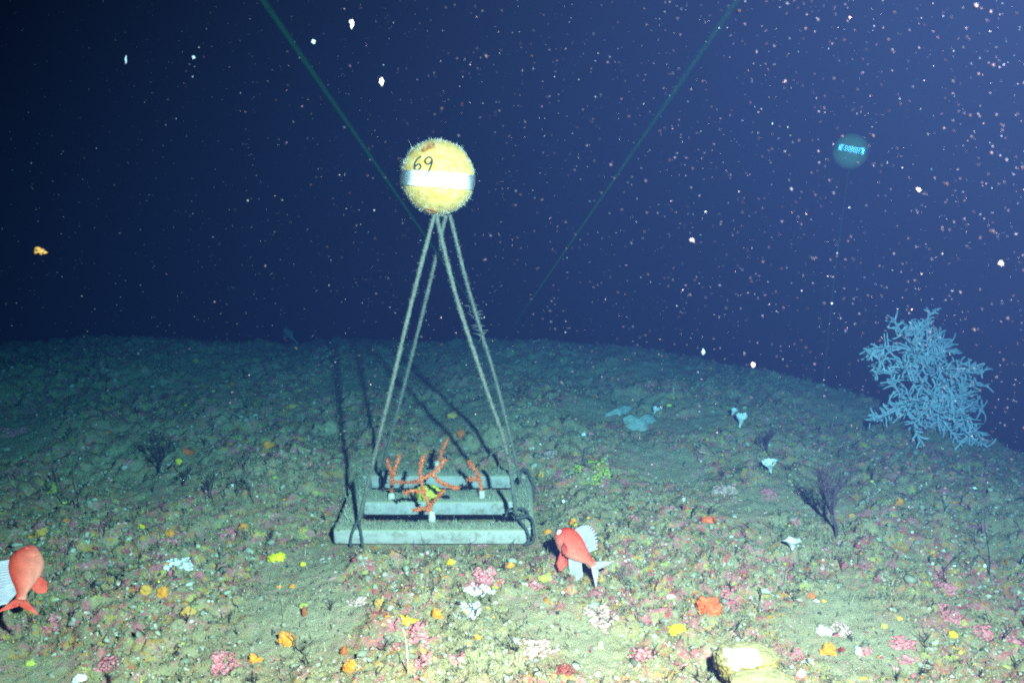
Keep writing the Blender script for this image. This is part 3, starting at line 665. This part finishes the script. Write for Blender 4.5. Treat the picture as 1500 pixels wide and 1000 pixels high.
def frame_growth():
    n = 15000; X = rg.uniform(FX0+.004, FX1-.004, n); Y = rg.uniform(FY0+.004, FY1-.002, n)
    ok = (X < FX0+.056) | (X > FX1-.050) | (Y < FY0+.056) | ((Y > 2.51) & (Y < 2.596)) | (Y > FY1-.054)
    X, Y = X[ok], Y[ok]; n = len(X); P = np.stack([X, Y, np.full(n, ZT-.001)], -1); L = .0058*np.exp(rg.normal(0, .55, n)); w = .0011
    an = rg.uniform(0, 6.28, n); s = np.stack([np.cos(an), np.sin(an), 0*an], -1)*w; d = np.stack([rg.normal(0, .5, n), rg.normal(0, .5, n), np.ones(n)], -1)
    V = np.stack([P-s, P+s, P+d*L[:, None]], 1).reshape(-1, 3)
    pal = np.array([(.32, .30, .18), (.24, .22, .13), (.38, .36, .25), (.12, .11, .07)]); col = np.repeat(pal[rg.integers(0, 4, n)], 3, 0)
    o = raw('turf', V-np.array(fr.location), np.arange(len(V)).reshape(-1, 3), col, None, None); o.parent = fr
frame_growth()

# coral fragments planted on the frame
def coral(px, py, depth, branches, label, pegh=.022, r=.0037, peg='peg'):
    base = at(px, py, depth); base[2] = ZT-.001
    root = empty('coral_fragment', base, label, 'coral', 'coral fragments planted on the frame'); rr = random.Random(px)
    mb = MB(); n = 14
    pts = [base, base+[0, 0, pegh*.5], base+[0, 0, pegh]]; tube(mb, pts, [.0125, .0105, .0085], 12, .10, rr); mb.build('peg', M[peg], root)
    fz = MB()
    for br in branches:
        mb = MB(); P = [at(x, y, depth+dz) for x, y, dz in br]
        if br is branches[0]: P[0] = base+[0, 0, pegh*.6]
        S_ = spline(P, 7); n = len(S_)
        tube(mb, S_, [r*(1.05-.45*i/n) for i in range(n)], 8, .22, rr)
        for i in range(n):            # polyps standing off the branch
            for k in range(7):
                d = np.array([rr.gauss(0, 1), rr.gauss(0, 1), rr.gauss(0, 1)]); d /= np.linalg.norm(d); p = S_[i]+np.array([rr.gauss(0, .002) for _ in range(3)])
                tube(mb, [p, p+d*r*1.2, p+d*r*2.1], [.0015, .0014, .0010], 4)
        mb.build('branch', M['coral'], root)
coral(633, 768, 2.62, [[(633, 760, 0), (629, 742, -.01), (622, 722, -.02), (616, 700, -.01), (617, 682, 0), (621, 668, .01)],
                       [(622, 722, -.02), (606, 718, -.02), (592, 722, -.03)], [(616, 702, -.01), (632, 694, 0), (644, 684, .02), (652, 672, .03)],
                       [(632, 694, 0), (646, 706, -.01), (660, 712, -.02), (672, 715, -.02)], [(629, 742, -.01), (642, 726, -.03), (650, 718, -.04)],
                       [(630, 748, -.01), (618, 744, -.03), (606, 748, -.04)], [(614, 704, -.01), (596, 706, .03), (574, 705, .05)]],
      'large branching orange coral on the white peg of the front bar', .030)
coral(706, 722, 2.77, [[(706, 716, 0), (703, 705, 0), (699, 693, -.01), (692, 683, -.01), (686, 676, 0)], [(702, 703, 0), (693, 701, -.01), (686, 702, -.01)]],
      'short single orange coral stalk on a white peg, right of centre on the middle bar', .022, .0042)
coral(641, 694, 2.96, [[(641, 688, 0), (643, 674, -.01), (648, 660, -.01), (655, 644, -.01)]], 'tall straight orange coral stalk at the back bar with white base', .040, .0050)
coral(573, 724, 2.76, [[(573, 716, 0), (574, 704, 0), (573, 690, 0), (566, 674, 0)], [(574, 698, 0), (580, 682, 0), (586, 666, .01)]],
      'small forked ochre coral on the left part of the middle bar', .018, .0042)
def on_bar_sponge():
    b = at(627, 722, 2.76); b[2] = ZT-.004; iv, jf = ico(4); V = []
    for v in iv:
        vv = Vector(v); r = 1+.35*mnoise.noise(vv*2.2)+.35*mnoise.noise(vv*5)+.12*mnoise.noise(vv*12); V.append(np.array(v)*r*np.array([.036, .024, .030])+np.array([0, 0, .018]))
    mb = MB(); mb.add(V, jf); o = mb.build('yellow_sponge', M['yellowdull']); o.location = b; tag(o, 'mottled yellow sponge on the middle bar behind the large orange coral', 'sponge')
M['yellowdull'] = mat('mottled_yellow_sponge', [(.34, .32, .05), (.68, .58, .06)], 110, bump=.6)
on_bar_sponge()

# ------------------------------------------------------------------ floats
def fuzz_mesh(P, N_, L, w, pal):
    n = len(P); d = N_+rg.normal(0, .35, (n, 3)); d /= np.linalg.norm(d, axis=1)[:, None]
    s = np.cross(d, rg.normal(0, 1, (n, 3))); s /= np.linalg.norm(s, axis=1)[:, None]+1e-9
    V = np.stack([P-s*w, P+s*w, P+d*L[:, None]], 1).reshape(-1, 3); pal = np.array(pal)
    return V, np.arange(3*n).reshape(-1, 3), np.repeat(pal[rg.integers(0, len(pal), n)]*rg.uniform(.8, 1.15, (n, 1)), 3, 0)
def float_ball(c, rad, label, tilt, near):
    root = empty('float', c, label, 'float', 'spherical mooring floats')
    c = np.array(c); iv, jf = ico(5)
    nz = np.array([1+.006*mnoise.noise(Vector(v)*5) for v in iv]); mb = MB(); mb.add(iv*nz[:, None]*rad+c, jf)
    mb.build('shell', M['float'] if near else M['floatfar'], root)
    # retroreflective tape: an array of corner prisms wrapped round the equator
    A = Matrix.Rotation(tilt, 3, 'Y') @ Matrix.Rotation(R(-7 if near else 3), 3, 'X')
    A = np.array(A); s = .0046; hh = s*math.sqrt(3)/2; dep = s/math.sqrt(6); lo_, hi_ = (-.028, .0125) if near else (.001, .030)
    Rt = rad+.0035; mb = MB(); rows = int((hi_-lo_)/hh)
    def pt(u, v, r):
        la = (lo_+v)/rad; r_ = r; lon = u/(rad*math.cos(la)) if False else u/rad
        return c+A@np.array([r_*math.cos(la)*math.sin(lon), -r_*math.cos(la)*math.cos(lon), r_*math.sin(la)])
    nu = int(2*math.pi*rad/s); s2 = 2*math.pi*rad/nu; V = []; Fc = []
    for j in range(rows):
        for i in range(nu):
            o = .5*s2*(j % 2)
            for tri in (((i*s2+o, j*hh), ((i+1)*s2+o, j*hh), ((i+.5)*s2+o, (j+1)*hh)), (((i+1)*s2+o, j*hh), ((i+1.5)*s2+o, (j+1)*hh), ((i+.5)*s2+o, (j+1)*hh))):
                k = len(V); m_ = (sum(t[0] for t in tri)/3, sum(t[1] for t in tri)/3)
                V += [pt(*t, Rt) for t in tri]+[pt(*m_, Rt-dep)]; Fc += [(k, k+1, k+3), (k+1, k+2, k+3), (k+2, k, k+3)]
    mb.add(V, Fc); mb.build('tape', M['tape' if near else 'tapefar'], root, smooth=False)
    if not near: return root
    # marks and recesses are placed by direction on the ball
    def surf(px, py, r):
        d = ray(px, py); o = CAM-c; b = np.dot(d, o); a = np.dot(d, d); cc = np.dot(o, o)-rad*rad; q = b*b-a*cc
        t = (-b-math.sqrt(max(q, 0)))/a; p = CAM+d*t-c; return c+p/np.linalg.norm(p)*r
    def stroke(name, pts, w=.0022):
        P = [surf(x, y, rad+.0012) for x, y in pts]; S_ = spline(P, 6); mb = MB(); tube(mb, S_, w, 6); mb.build(name, M['ink'], root)
    stroke('digit_six', [(617.5, 229.5), (612, 233), (608.5, 239), (607.5, 245), (609.5, 249), (613.5, 249), (616.5, 245), (615.5, 241), (611.5, 241.5), (608.2, 244.5)])
    stroke('digit_nine', [(633, 233.5), (629.5, 230.5), (625, 232), (623, 237), (625.5, 240.5), (630, 239.5), (633.3, 234.5), (632.2, 241), (629.5, 248), (626, 254)])
    stroke('underline', [(606, 251), (614, 253), (622, 254.5), (627, 255.5), (629, 253)], .0013)
    for nm, px, py, a, b_, ang in (('recess', 628, 216, .018, .0095, .9), ('recess', 631, 308, .015, .009, -.7)):
        p = surf(px, py, rad); nrm = (p-c)/np.linalg.norm(p-c); e1 = np.cross(nrm, AU); e1 /= np.linalg.norm(e1); e2 = np.cross(nrm, e1)
        e1, e2 = e1*math.cos(ang)+e2*math.sin(ang), -e1*math.sin(ang)+e2*math.cos(ang); v = []; n = 26
        for r_, dz in ((1.25, -.001), (1.12, .004), (1.0, .0042), (.9, .002), (.7, .0012), (.3, .0010), (.02, .0010)):
            for k in range(n):
                t = 2*math.pi*k/n; w = c+(p-c)+e1*a*r_*math.cos(t)+e2*b_*r_*math.sin(t); w = c+(w-c)/np.linalg.norm(w-c)*(rad+dz); v.append(w)
        f = [(i*n+k, i*n+(k+1) % n, (i+1)*n+(k+1) % n, (i+1)*n+k) for i in range(6) for k in range(n)]
        mb = MB(); mb.add(v, f); mb.build(nm, M['recess'], root)
    n = 7000; N_ = rg.normal(0, 1, (n, 3)); N_ /= np.linalg.norm(N_, axis=1)[:, None]
    loc = N_@A; ok = (loc[:, 2]*rad < lo_-.001) | (loc[:, 2]*rad > hi_+.001); ok |= rg.random(n) < .10
    lab = c+N_*rad; 
    pc = np.stack([(lab-CAM)@AX, (lab-CAM)@AU, (lab-CAM)@AF], -1); ux = 750+FPX*pc[:, 0]/pc[:, 2]; uy = 500-FPX*pc[:, 1]/pc[:, 2]
    ok &= ~((ux > 602) & (ux < 638) & (uy > 224) & (uy < 259)); N_ = N_[ok]
    V, F, col = fuzz_mesh(N_*rad, N_, .0042*np.exp(rg.normal(0, .5, len(N_)))*np.clip(.75+np.array([mnoise.noise(Vector(q)*3) for q in N_])*1.1, .25, 1.6), .00040, [(.62, .58, .42), (.50, .46, .30), (.70, .68, .56)])
    o = raw('hydroid_fuzz', V, F, col, None, None, 'fuzz'); o.parent = root
    return root
M['floatfar'] = mat('brightened_yellow_float', [(.62, .54, .22), (.76, .68, .34)], 30, bump=.3)  # far float coloured lighter to make up for the weak light there
FC = at(641, 260, 2.50); FR = .1035
float_ball(FC, FR, 'fuzzy yellow float numbered 69 with white tape above the frame', R(4), True)
FC2 = at(1246, 222, 4.2)
float_ball(FC2, .083, 'distant yellow float with bright tape, alone in the water at upper right', R(9), False)
mb = MB(); p0 = FC2-np.array([0, 0, .083]); gz = float(height(p0[0], p0[1], False)); S_ = spline([p0, p0+(np.array([p0[0]-.03, p0[1]+.02, gz])-p0)*.5, np.array([p0[0]-.02, p0[1], gz-.02])], 10)
tube(mb, S_, .0022, 6, .2); tag(mb.build('tether', M['rope'], origin=p0), 'faint thin tether hanging under the distant float', 'rope')

# ------------------------------------------------------------------ ropes
def rope(pts, label, r=.0058, loops=(), hair=1.0):
    P = [np.asarray(p) for p in pts]; root = empty('mooring_rope', P[-1], label, 'rope', 'ropes between the float and the frame')
    S_ = []; n = 70
    sp_ = spline(P, 30)
    L = [0]
    for a, b in zip(sp_[:-1], sp_[1:]): L.append(L[-1]+np.linalg.norm(b-a))
    S_ = sp_; mb = MB(); tube(mb, S_, [r*(1+.25*mnoise.noise((l*45, 0, r*900))) for l in L], 8, .16); mb.build('line', M['rope'], root)
    A = np.array(S_); seg = np.linalg.norm(np.diff(A, axis=0), axis=1); k = rg.choice(len(seg), int(3400*hair), p=seg/seg.sum()); tt = rg.random(len(k))[:, None]
    pp = A[k]*(1-tt)+A[k+1]*tt; T = A[k+1]-A[k]; nn = np.cross(T, rg.normal(0, 1, (len(k), 3))); nn /= np.linalg.norm(nn, axis=1)[:, None]+1e-9
    V, F, col = fuzz_mesh(pp+nn*r*.8-P[-1], nn, .0042*np.exp(rg.normal(0, .4, len(k))), .0006, [(.15, .15, .105), (.11, .11, .08), (.20, .20, .15), (.07, .07, .05)])
    o = raw('fouling', V, F, col, None, None, 'fuzz'); o.parent = root
    for lp in loops:
        mb = MB(); tube(mb, spline(lp, 8), .0042, 7, .2); mb.build('lashing', M['lash'], root)
def bl(x, y, z): return np.array([x, y, z])
xl = FX0+.073; xr = FX1-.034; e = .006
fy = FY0-e; by = FY0+.058+e
loopL = [[bl(xl-.002, FY0+.03, ZT+.02), bl(xl-.012, fy+.004, ZT+.003), bl(xl-.020, fy, .022), bl(xl-.021, fy, -.004), bl(xl-.02, FY0+.03, -.006)],
         [bl(xl-.002, FY0+.03, ZT+.02), bl(xl+.008, fy+.004, ZT+.003), bl(xl+.012, fy, .022), bl(xl+.012, fy, -.004), bl(xl+.01, FY0+.03, -.006)]]
rope([at(637, 312, 2.50), at(606, 430, 2.49), at(570, 580, 2.50), bl(xl-.002, FY0+.03, ZT+.012)], 'left front rope, running from the float to the front left corner', loops=loopL)
rope([at(653, 316, 2.53), at(626, 430, 2.64), at(597, 545, 2.76), bl(FX0+.085, FY1-.03, ZT+.01)], 'left rear rope, running from the float to the back bar left end', .0050,
     loops=[[bl(FX0+.085, FY1-.062, -.003), bl(FX0+.085, FY1-.062, ZT), bl(FX0+.085, FY1-.03, ZT+.008), bl(FX0+.085, FY1+.006, ZT), bl(FX0+.085, FY1+.006, 0)]])
k0 = bl(xr-.012, FY0+.075, ZT+.012)
loopR = [[k0, bl(xr+.000, FY0+.03, ZT+.014), bl(xr+.018, fy, ZT+.004), bl(xr+.024, fy-.002, .02), bl(xr+.012, fy-.002, .003)],
         [k0+[.01, 0, 0], bl(xr+.030, FY0+.05, ZT+.016), bl(FX1+.004, FY0+.01, ZT+.004), bl(FX1+.004, fy-.004, .02), bl(FX1-.02, fy-.003, .004)],
         [k0+[-.03, -.02, .004], k0+[-.02, .02, .008], k0+[.02, .025, .008], k0+[.034, -.01, .004], k0+[.0, -.03, .004]]]
rope([at(639, 316, 2.50), at(667, 430, 2.49), at(709, 560, 2.52), at(742, 660, 2.56), k0], 'right front rope, running from the float to the knot at the front right corner', loops=loopR)
rope([at(659, 315, 2.53), at(688, 430, 2.62), at(727, 560, 2.72), at(759, 690, 2.80), bl(FX1-.035, FY1-.12, ZT+.012)], 'right rear rope, fraying near the laser spot, running to the right side bar', .0050,
     loops=[[bl(FX1-.04, FY1-.12, ZT+.012), bl(FX1-.02, FY1-.06, ZT+.03), bl(FX1+.002, FY1-.09, ZT+.012), bl(FX1+.012, FY1-.13, .02), bl(FX1+.008, FY1-.16, .0)]], hair=1.0)
# frayed growth where the left laser strikes the rear rope
def fray():
    mb = MB(); rr = random.Random(3)
    for i in range(46):
        y = rr.uniform(440, 500); x = 690+(y-440)*.29; p = at(x, y, 2.66); d = AX*rr.gauss(0, 1)+AU*rr.gauss(.2, .6)+AF*rr.gauss(0, .6); d /= np.linalg.norm(d); L = rr.uniform(.012, .03)
        tube(mb, [p, p+d*L*.5, p+d*L+np.array([0, 0, rr.uniform(-.006, .004)])], [.0016, .0013, .0006], 4)
    tag(mb.build('hydroid_tuft', M['rope'], origin=at(697, 470, 2.66)), 'whiskery tuft growing on the right rear rope at mid height', 'hydroid')
fray()

# ------------------------------------------------------------------ fish
def fishmats():
    M['fish'] = tintmat('red_fish_skin', .42); M['fish'].node_tree.nodes['Principled BSDF'].inputs['Specular IOR Level'].default_value = .4
    _n = M['fish'].node_tree; _v = _n.nodes.new('ShaderNodeTexVoronoi'); _v.inputs['Scale'].default_value = 260; _g = _n.nodes.new('ShaderNodeNewGeometry'); _n.links.new(_g.outputs['Position'], _v.inputs['Vector']); _b = _n.nodes.new('ShaderNodeBump'); _b.inputs['Strength'].default_value = .3; _b.inputs['Distance'].default_value = .003; _n.links.new(_v.outputs['Distance'], _b.inputs['Height']); _n.links.new(_b.outputs['Normal'], _n.nodes['Principled BSDF'].inputs['Normal'])
    M['eye'] = mat('fish_eye', [(.70, .62, .62), (.80, .74, .74)], 60, rough=.3, bump=0)
    M['fin'] = mat('white_fin', [(.24, .22, .25), (.34, .31, .34)], 60, rough=.6, bump=.1)
    M['redfin'] = mat('red_fin', [(.52, .035, .018), (.62, .11, .07)], 50, rough=.6, bump=.1)
    M['finray'] = mat('fin_ray', [(.50, .45, .45), (.58, .54, .54)], 80, bump=0)
    M['tailfin'] = mat('tail_fin', [(.28, .27, .30), (.38, .18, .17)], 24, rough=.6, bump=.1)
fishmats()
def fish(center, fwd, up, L, label, bend=0.0, away=False):
    fwd = np.asarray(fwd, float); fwd = fwd/np.linalg.norm(fwd); up = np.asarray(up, float); up = up-fwd*np.dot(up, fwd); up /= np.linalg.norm(up); side = np.cross(up, fwd)
    Mw = np.stack([fwd, side, up], 1)
    root = empty('fish', center, label, 'fish', 'red fish')
    c = np.array(center)
    def wp(x, y, z):     # body axis curves sideways by bend
        return c+Mw@(np.array([x, y+bend*(x-.1)**2/L*(1 if x < .1 else .3), z])*1.0)
    # x along body (L standard length): profile of half height up, down, half width
    prof = [(.50, .00, .010, .012, .010), (.485, -.004, .045, .045, .035), (.455, -.004, .092, .078, .058), (.41, 0, .150, .115, .078), (.35, .005, .205, .160, .092), (.27, .01, .240, .205, .100),
            (.17, .01, .255, .235, .102), (.06, .01, .245, .232, .098), (-.05, .01, .215, .205, .088), (-.16, .01, .172, .165, .072), (-.26, .01, .125, .122, .054), (-.34, .01, .088, .086, .040), (-.42, .01, .068, .068, .030), (-.48, .01, .070, .070, .022), (-.51, .01, .066, .066, .010)]
    ns = 28; v = []; vc = []
    for x, z0, hu, hd, w in prof:
        for k in range(ns):
            a = 2*math.pi*k/ns; ca, sa = math.cos(a), math.sin(a)
            zz = z0+(hu if sa > 0 else hd)*sa; ww = w*math.copysign(abs(ca)**.85, ca)
            v.append(wp(x*L, ww*L, zz*L)); b_ = .5+.5*sa; nzz = mnoise.noise((x*9, sa*2.2, ca))*.5+mnoise.noise((x*30, sa*8, ca*4))*.5
            base_ = np.array([.62, .20, .13])*(1-b_)+np.array([.56, .040, .012])*b_ if sa < .0 else np.array([.59, .115, .07])*(1-sa)+np.array([.46, .028, .008])*sa
            if x > .3: base_ = base_*np.array([.95, .7, .7])
            vc.append(base_*(1+.45*nzz))
    n = len(prof); f = [(i*ns+k, i*ns+(k+1) % ns, (i+1)*ns+(k+1) % ns, (i+1)*ns+k) for i in range(n-1) for k in range(ns)]
    v += [wp(.508*L, 0, 0), wp(-.515*L, 0, .01*L)]; f += [(n*ns, (k+1) % ns, k) for k in range(ns)]+[(n*ns+1, (n-1)*ns+k, (n-1)*ns+(k+1) % ns) for k in range(ns)]
    mb = MB(); mb.add(v, f); mb.c = [np.array(vc+[vc[0], vc[-1]])]; body = mb.build('body', M['fish'], root)
    for p in body.data.polygons: p.use_smooth = True
    # gill cover edge and mouth line
    for sd in (1, -1):
        mb = MB(); tube(mb, spline([wp(.245*L, sd*.102*L, .13*L), wp(.215*L, sd*.1035*L, .05*L), wp(.22*L, sd*.1025*L, -.05*L), wp(.27*L, sd*.089*L, -.13*L)], 6), .0045*L, 5); mb.build('gill_cover', M['redfin'], root)
        mb = MB(); iv, jf = ico(3); ec = np.array([.395*L, sd*.072*L, .055*L]); mb.add([wp(*(ec+q*np.array([.036, .020, .036] if away else [.046, .018, .052])*L)) for q in iv], jf); ey = mb.build('eye', M['redfin' if away else 'eye'], root)
        mb = MB(); pc = np.array([.400*L, sd*.087*L, .050*L]); mb.add([wp(*(pc+q*np.array([.014, .0055, .016])*L)) for q in ico(2)[0]], ico(2)[1]); o = mb.build('pupil', M['ink'], ey)
    def fin(name, basepts, tippts, m, rays, spiky=0.0, th=.004, edge=None):
        """membrane between a base line and a margin, with raised rays"""
        bs = spline([wp(*(np.array(p)*L)) for p in basepts], 8); ts = spline([wp(*(np.array(p)*L)) for p in tippts], 8)
        nb = rays*4+1
        def samp(S_, t): q = t*(len(S_)-1); i = min(int(q), len(S_)-2); return S_[i]+(S_[i+1]-S_[i])*(q-i)
        rows = 5; va = []; 
        for i in range(nb):
            t = i/(nb-1); b = samp(bs, t); e_ = samp(ts, t); notch = 1-spiky*(.5-.5*math.cos(2*math.pi*t*rays))
            for j in range(rows): va.append(b+(e_-b)*notch*j/(rows-1))
        va = np.array(va); nrm = np.cross(va[rows]-va[0], va[rows-1]-va[0]); nrm /= np.linalg.norm(nrm)+1e-9
        wave = np.array([.006*L*math.sin(i*1.3)*(j/(rows-1)) for i in range(nb) for j in range(rows)])[:, None]
        va = va+nrm*wave; nn = len(va); V = np.concatenate([va+nrm*th*L*.5, va-nrm*th*L*.5])
        f = [(i*rows+j, i*rows+j+1, (i+1)*rows+j+1, (i+1)*rows+j) for i in range(nb-1) for j in range(rows-1)]
        f = f+[tuple(nn+q for q in reversed(p)) for p in f]
        rim = [i*rows+rows-1 for i in range(nb)]; f += [(rim[i], nn+rim[i], nn+rim[i+1], rim[i+1]) for i in range(nb-1)]
        f += [(j, nn+j, nn+j+1, j+1) for j in range(rows-1)]; l = (nb-1)*rows; f += [(l+j+1, nn+l+j+1, nn+l+j, l+j) for j in range(rows-1)]
        mb = MB(); mb.add(V, f); fo = mb.build(name, M[m], root)
        mb = MB()
        for i in range(rays+1):
            t = i/rays; b = samp(bs, t); e_ = samp(ts, t)
            k_ = min(i*4, nb-1)
            tube(mb, [va[k_*rows+j] for j in range(rows)], [.0065*L*(1-.13*j) for j in range(rows)], 5)
        mb.build('fin_rays', M['finray' if m != 'redfin' else 'redfin'], fo)
    dh = 1.22 if away else 1.0
    fin('dorsal_fin', [(.20, 0, .255), (.06, 0, .25), (-.10, 0, .205), (-.28, 0, .12)], [(.12, 0, .40*dh), (-.02, 0, .50*dh), (-.22, 0, .46*dh), (-.40, 0, .28*dh)], 'fin', 11, .26)
    if away: fin('anal_fin', [(-.06, 0, -.19), (-.16, 0, -.155), (-.28, 0, -.10)], [(-.16, 0, -.30), (-.34, 0, -.32), (-.38, 0, -.20)], 'redfin', 8, .04)
    else: fin('anal_fin', [(-.02, 0, -.20), (-.12, 0, -.17), (-.26, 0, -.10)], [(-.14, 0, -.34), (-.36, 0, -.44), (-.46, 0, -.28)], 'fin', 9, .04)
    fin('tail_fin', [(-.50, 0, .07), (-.515, 0, .04), (-.52, 0, .01)], [(-.80, 0, .30), (-.72, 0, .16), (-.64, 0, .02)], 'redfin' if away else 'tailfin', 7, .03)
    fin('tail_fin', [(-.52, 0, .01), (-.515, 0, -.02), (-.50, 0, -.05)], [(-.64, 0, .0), (-.72, 0, -.13), (-.80, 0, -.27)], 'redfin' if away else 'tailfin', 7, .03)
    if away: fin('rear_dorsal_fin', [(-.20, 0, .150), (-.30, 0, .115), (-.40, 0, .080)], [(-.50, 0, .40), (-.66, 0, .34), (-.62, 0, .18)], 'fin', 8, .04)
    for sd in (1, -1):
        if not away: fin('pelvic_fin', [(.16, sd*.045, -.215), (.12, sd*.05, -.22), (.07, sd*.05, -.22)], [(.08, sd*.08, -.42), (-.06, sd*.09, -.46), (-.08, sd*.07, -.30)], 'redfin', 6, .03)
        if not away: fin('pectoral_fin', [(.19, sd*.102, -.02), (.185, sd*.102, -.06), (.19, sd*.100, -.10)], [(.02, sd*.19, -.02), (-.04, sd*.20, -.10), (.02, sd*.18, -.17)], 'redfin', 7, .03)
    return root
def cv(x, y, z): return x*AX+y*AU+z*AF
fish(at(842, 803, 2.36), cv(-.66, .46, .60), cv(.58, .80, -.10), .150, 'red fish with white spiny fins beside the front right corner of the frame', .05)
fish(at(38, 840, 2.02), cv(-.20, .70, .68), cv(-.78, .02, -.62), .150, 'red fish cut by the left edge, seen from behind', -.1, True)

# ------------------------------------------------------------------ drifting marine snow
def snow():
    n = 34000; iv, jf = ico(1); nv = len(iv)
    z = .55+(5.0-.55)*rg.random(n)**1.2; z[:9000] = rg.uniform(.26, .62, 9000); ux = rg.uniform(-.85, .85, n); uy = rg.uniform(-.35, .62, n)
    P = CAM+z[:, None]*(ux[:, None]*AX+uy[:, None]*AU+AF)
    ok = (P[:, 2] > np.maximum(height(P[:, 0], P[:, 1], False)+.10, .0)) & (np.linalg.norm(P-STROBE, axis=1) > .30)
    ax = (aim-STROBE)/np.linalg.norm(aim-STROBE); dv = P-STROBE; ca = (dv@ax)/np.linalg.norm(dv, axis=1); ok &= (z > 1.0) | (ca > math.cos(R(40)))
    P = P[ok]; z = z[ok]; n = len(P)
    near = z < .6; r = np.where(near, .00030*np.exp(rg.normal(0, .35, n)), .00030*np.exp(rg.normal(0, .55, n))*np.clip(z/1.4, .34, 2.0)*.9)
    big = rg.random(n) < .010; r = np.where(big, r*1.7, r)
    V = (P[:, None]+iv[None]*(1+rg.uniform(-.35, .35, (n, nv, 1)))*r[:, None, None]*rg.uniform(.6, 1.4, (n, 1, 3))).reshape(-1, 3)
    F = (np.array(jf)[None]+(np.arange(n)*nv)[:, None, None]).reshape(-1, 3)
    pal = np.array([(.09, .18, .26), (.07, .15, .22), (.12, .16, .22), (.05, .09, .14)]); col = np.repeat(pal[rg.integers(0, 4, n)]*np.where(near[:, None], np.array([[.018, .045, .070]]), .26)*rg.uniform(.5, 1.6, (n, 1)), nv, 0)  # near specks coloured darker and bluer to offset the strong warm strobe
    raw('marine_snow', V, F, col, 'fine marine snow drifting through the dark water', 'marine snow', 'tint')
snow()
def flake(px, py, depth, wpx, hpx, label, m='flake'):
    k = depth/FPX; iv, jf = ico(3); o = Vector((px, py, 0))*.1; c = at(px, py, depth)
    V = [(v[0]*wpx*.5*AX+v[1]*wpx*.35*AF+v[2]*hpx*.5*AU)*k*(1+1.0*mnoise.noise(Vector(v)*1.6+o)+.7*mnoise.noise(Vector(v)*4+o)) for v in iv]
    mb = MB(); mb.add(V, jf); ob = mb.build('drifting_flake', M[m]); ob.location = c; tag(ob, label, 'flake', 'large drifting flakes')
flake(58, 368, 1.5, 17, 9, 'amber flake drifting in open water at the left edge', 'oflake')
flake(515, 35, .8, 5, 9, 'white flake near the top edge above the float')
flake(558, 120, .7, 5, 9, 'white flake upper left of the float')
flake(459, 61, 1.2, 5, 5, 'small white flake left of the topmost white flake')
flake(184, 87, 1.3, 3, 9, 'sliver-thin flake in the upper left water')
flake(283, 84, 1.3, 4, 4, 'tiny white flake right of the sliver-thin flake')
flake(1030, 515, 1.6, 4, 7, 'white flake over the crest right of the ropes')
flake(1013, 352, .45, 5, 5, 'pinkish round flake between the right laser and the distant float', 'dimflake')
flake(1465, 387, .42, 6, 5, 'pale round flake at the right edge above the bush coral', 'dimflake')
flake(1345, 278, .42, 5, 4, 'pale flake right of and below the distant float', 'dimflake')

# ------------------------------------------------------------------ the two sizing lasers
lm = bpy.data.materials.new('green_laser_light'); lm.use_nodes = True; N = lm.node_tree.nodes; Lk = lm.node_tree.links; N.remove(N['Principled BSDF'])
em = N.new('ShaderNodeEmission'); em.inputs['Color'].default_value = (.0, 1.0, .12, 1); em.inputs['Strength'].default_value = .040
tr_ = N.new('ShaderNodeBsdfTransparent'); mx_ = N.new('ShaderNodeAddShader')
Lk.new(tr_.outputs[0], mx_.inputs[0]); Lk.new(em.outputs[0], mx_.inputs[1]); Lk.new(mx_.outputs[0], N['Material Output'].inputs['Surface'])
def laser(pa, da, pb, db, label, r):
    mb = MB(); A_ = at(*pa, da); B2 = at(*pb, db); d = A_-B2; A_ = A_+d/np.linalg.norm(d)*.05
    tube(mb, [B2+(A_-B2)*i/12 for i in range(13)], [r*(3.2-2.2*i/12) for i in range(13)], 6); tag(mb.build('laser_beam', lm, origin=B2), label, 'laser beam', 'green sizing lasers')
laser((385, 0), .215, (703, 462), 2.66, 'green laser beam on the left, crossing the ropes below the float', .00030)
g2, t2 = ground(752, 492)
laser((1080, 0), .215, (752, 478), 4.0, 'green laser beam on the right, slanting down to the crest', .00030)

# ------------------------------------------------------------------ the water itself
hz = bpy.data.materials.new('sea_water'); hz.use_nodes = True; N = hz.node_tree.nodes; N.remove(N['Principled BSDF'])
pv = N.new('ShaderNodeVolumePrincipled')
DEN = .68
pv.inputs['Density'].default_value = DEN; pv.inputs['Color'].default_value = (.0010, .0035, .0138, 1)
pv.inputs['Absorption Color'].default_value = (.010, .36, .58, 1); pv.inputs['Anisotropy'].default_value = 0.0
pv.inputs['Density Attribute'].default_value = ''
hz.node_tree.links.new(pv.outputs[0], N['Material Output'].inputs['Volume'])
bm = bmesh.new(); bmesh.ops.create_cube(bm, size=1)
for v in bm.verts: v.co = Vector((v.co.x*24, v.co.y*26+6, v.co.z*14-3.5))
me = bpy.data.meshes.new('haze'); bm.to_mesh(me); bm.free(); me.materials.append(hz); ho = bpy.data.objects.new('haze', me); C.objects.link(ho); tag(ho, 'blue sea water filling the whole scene', 'water', kind='stuff')
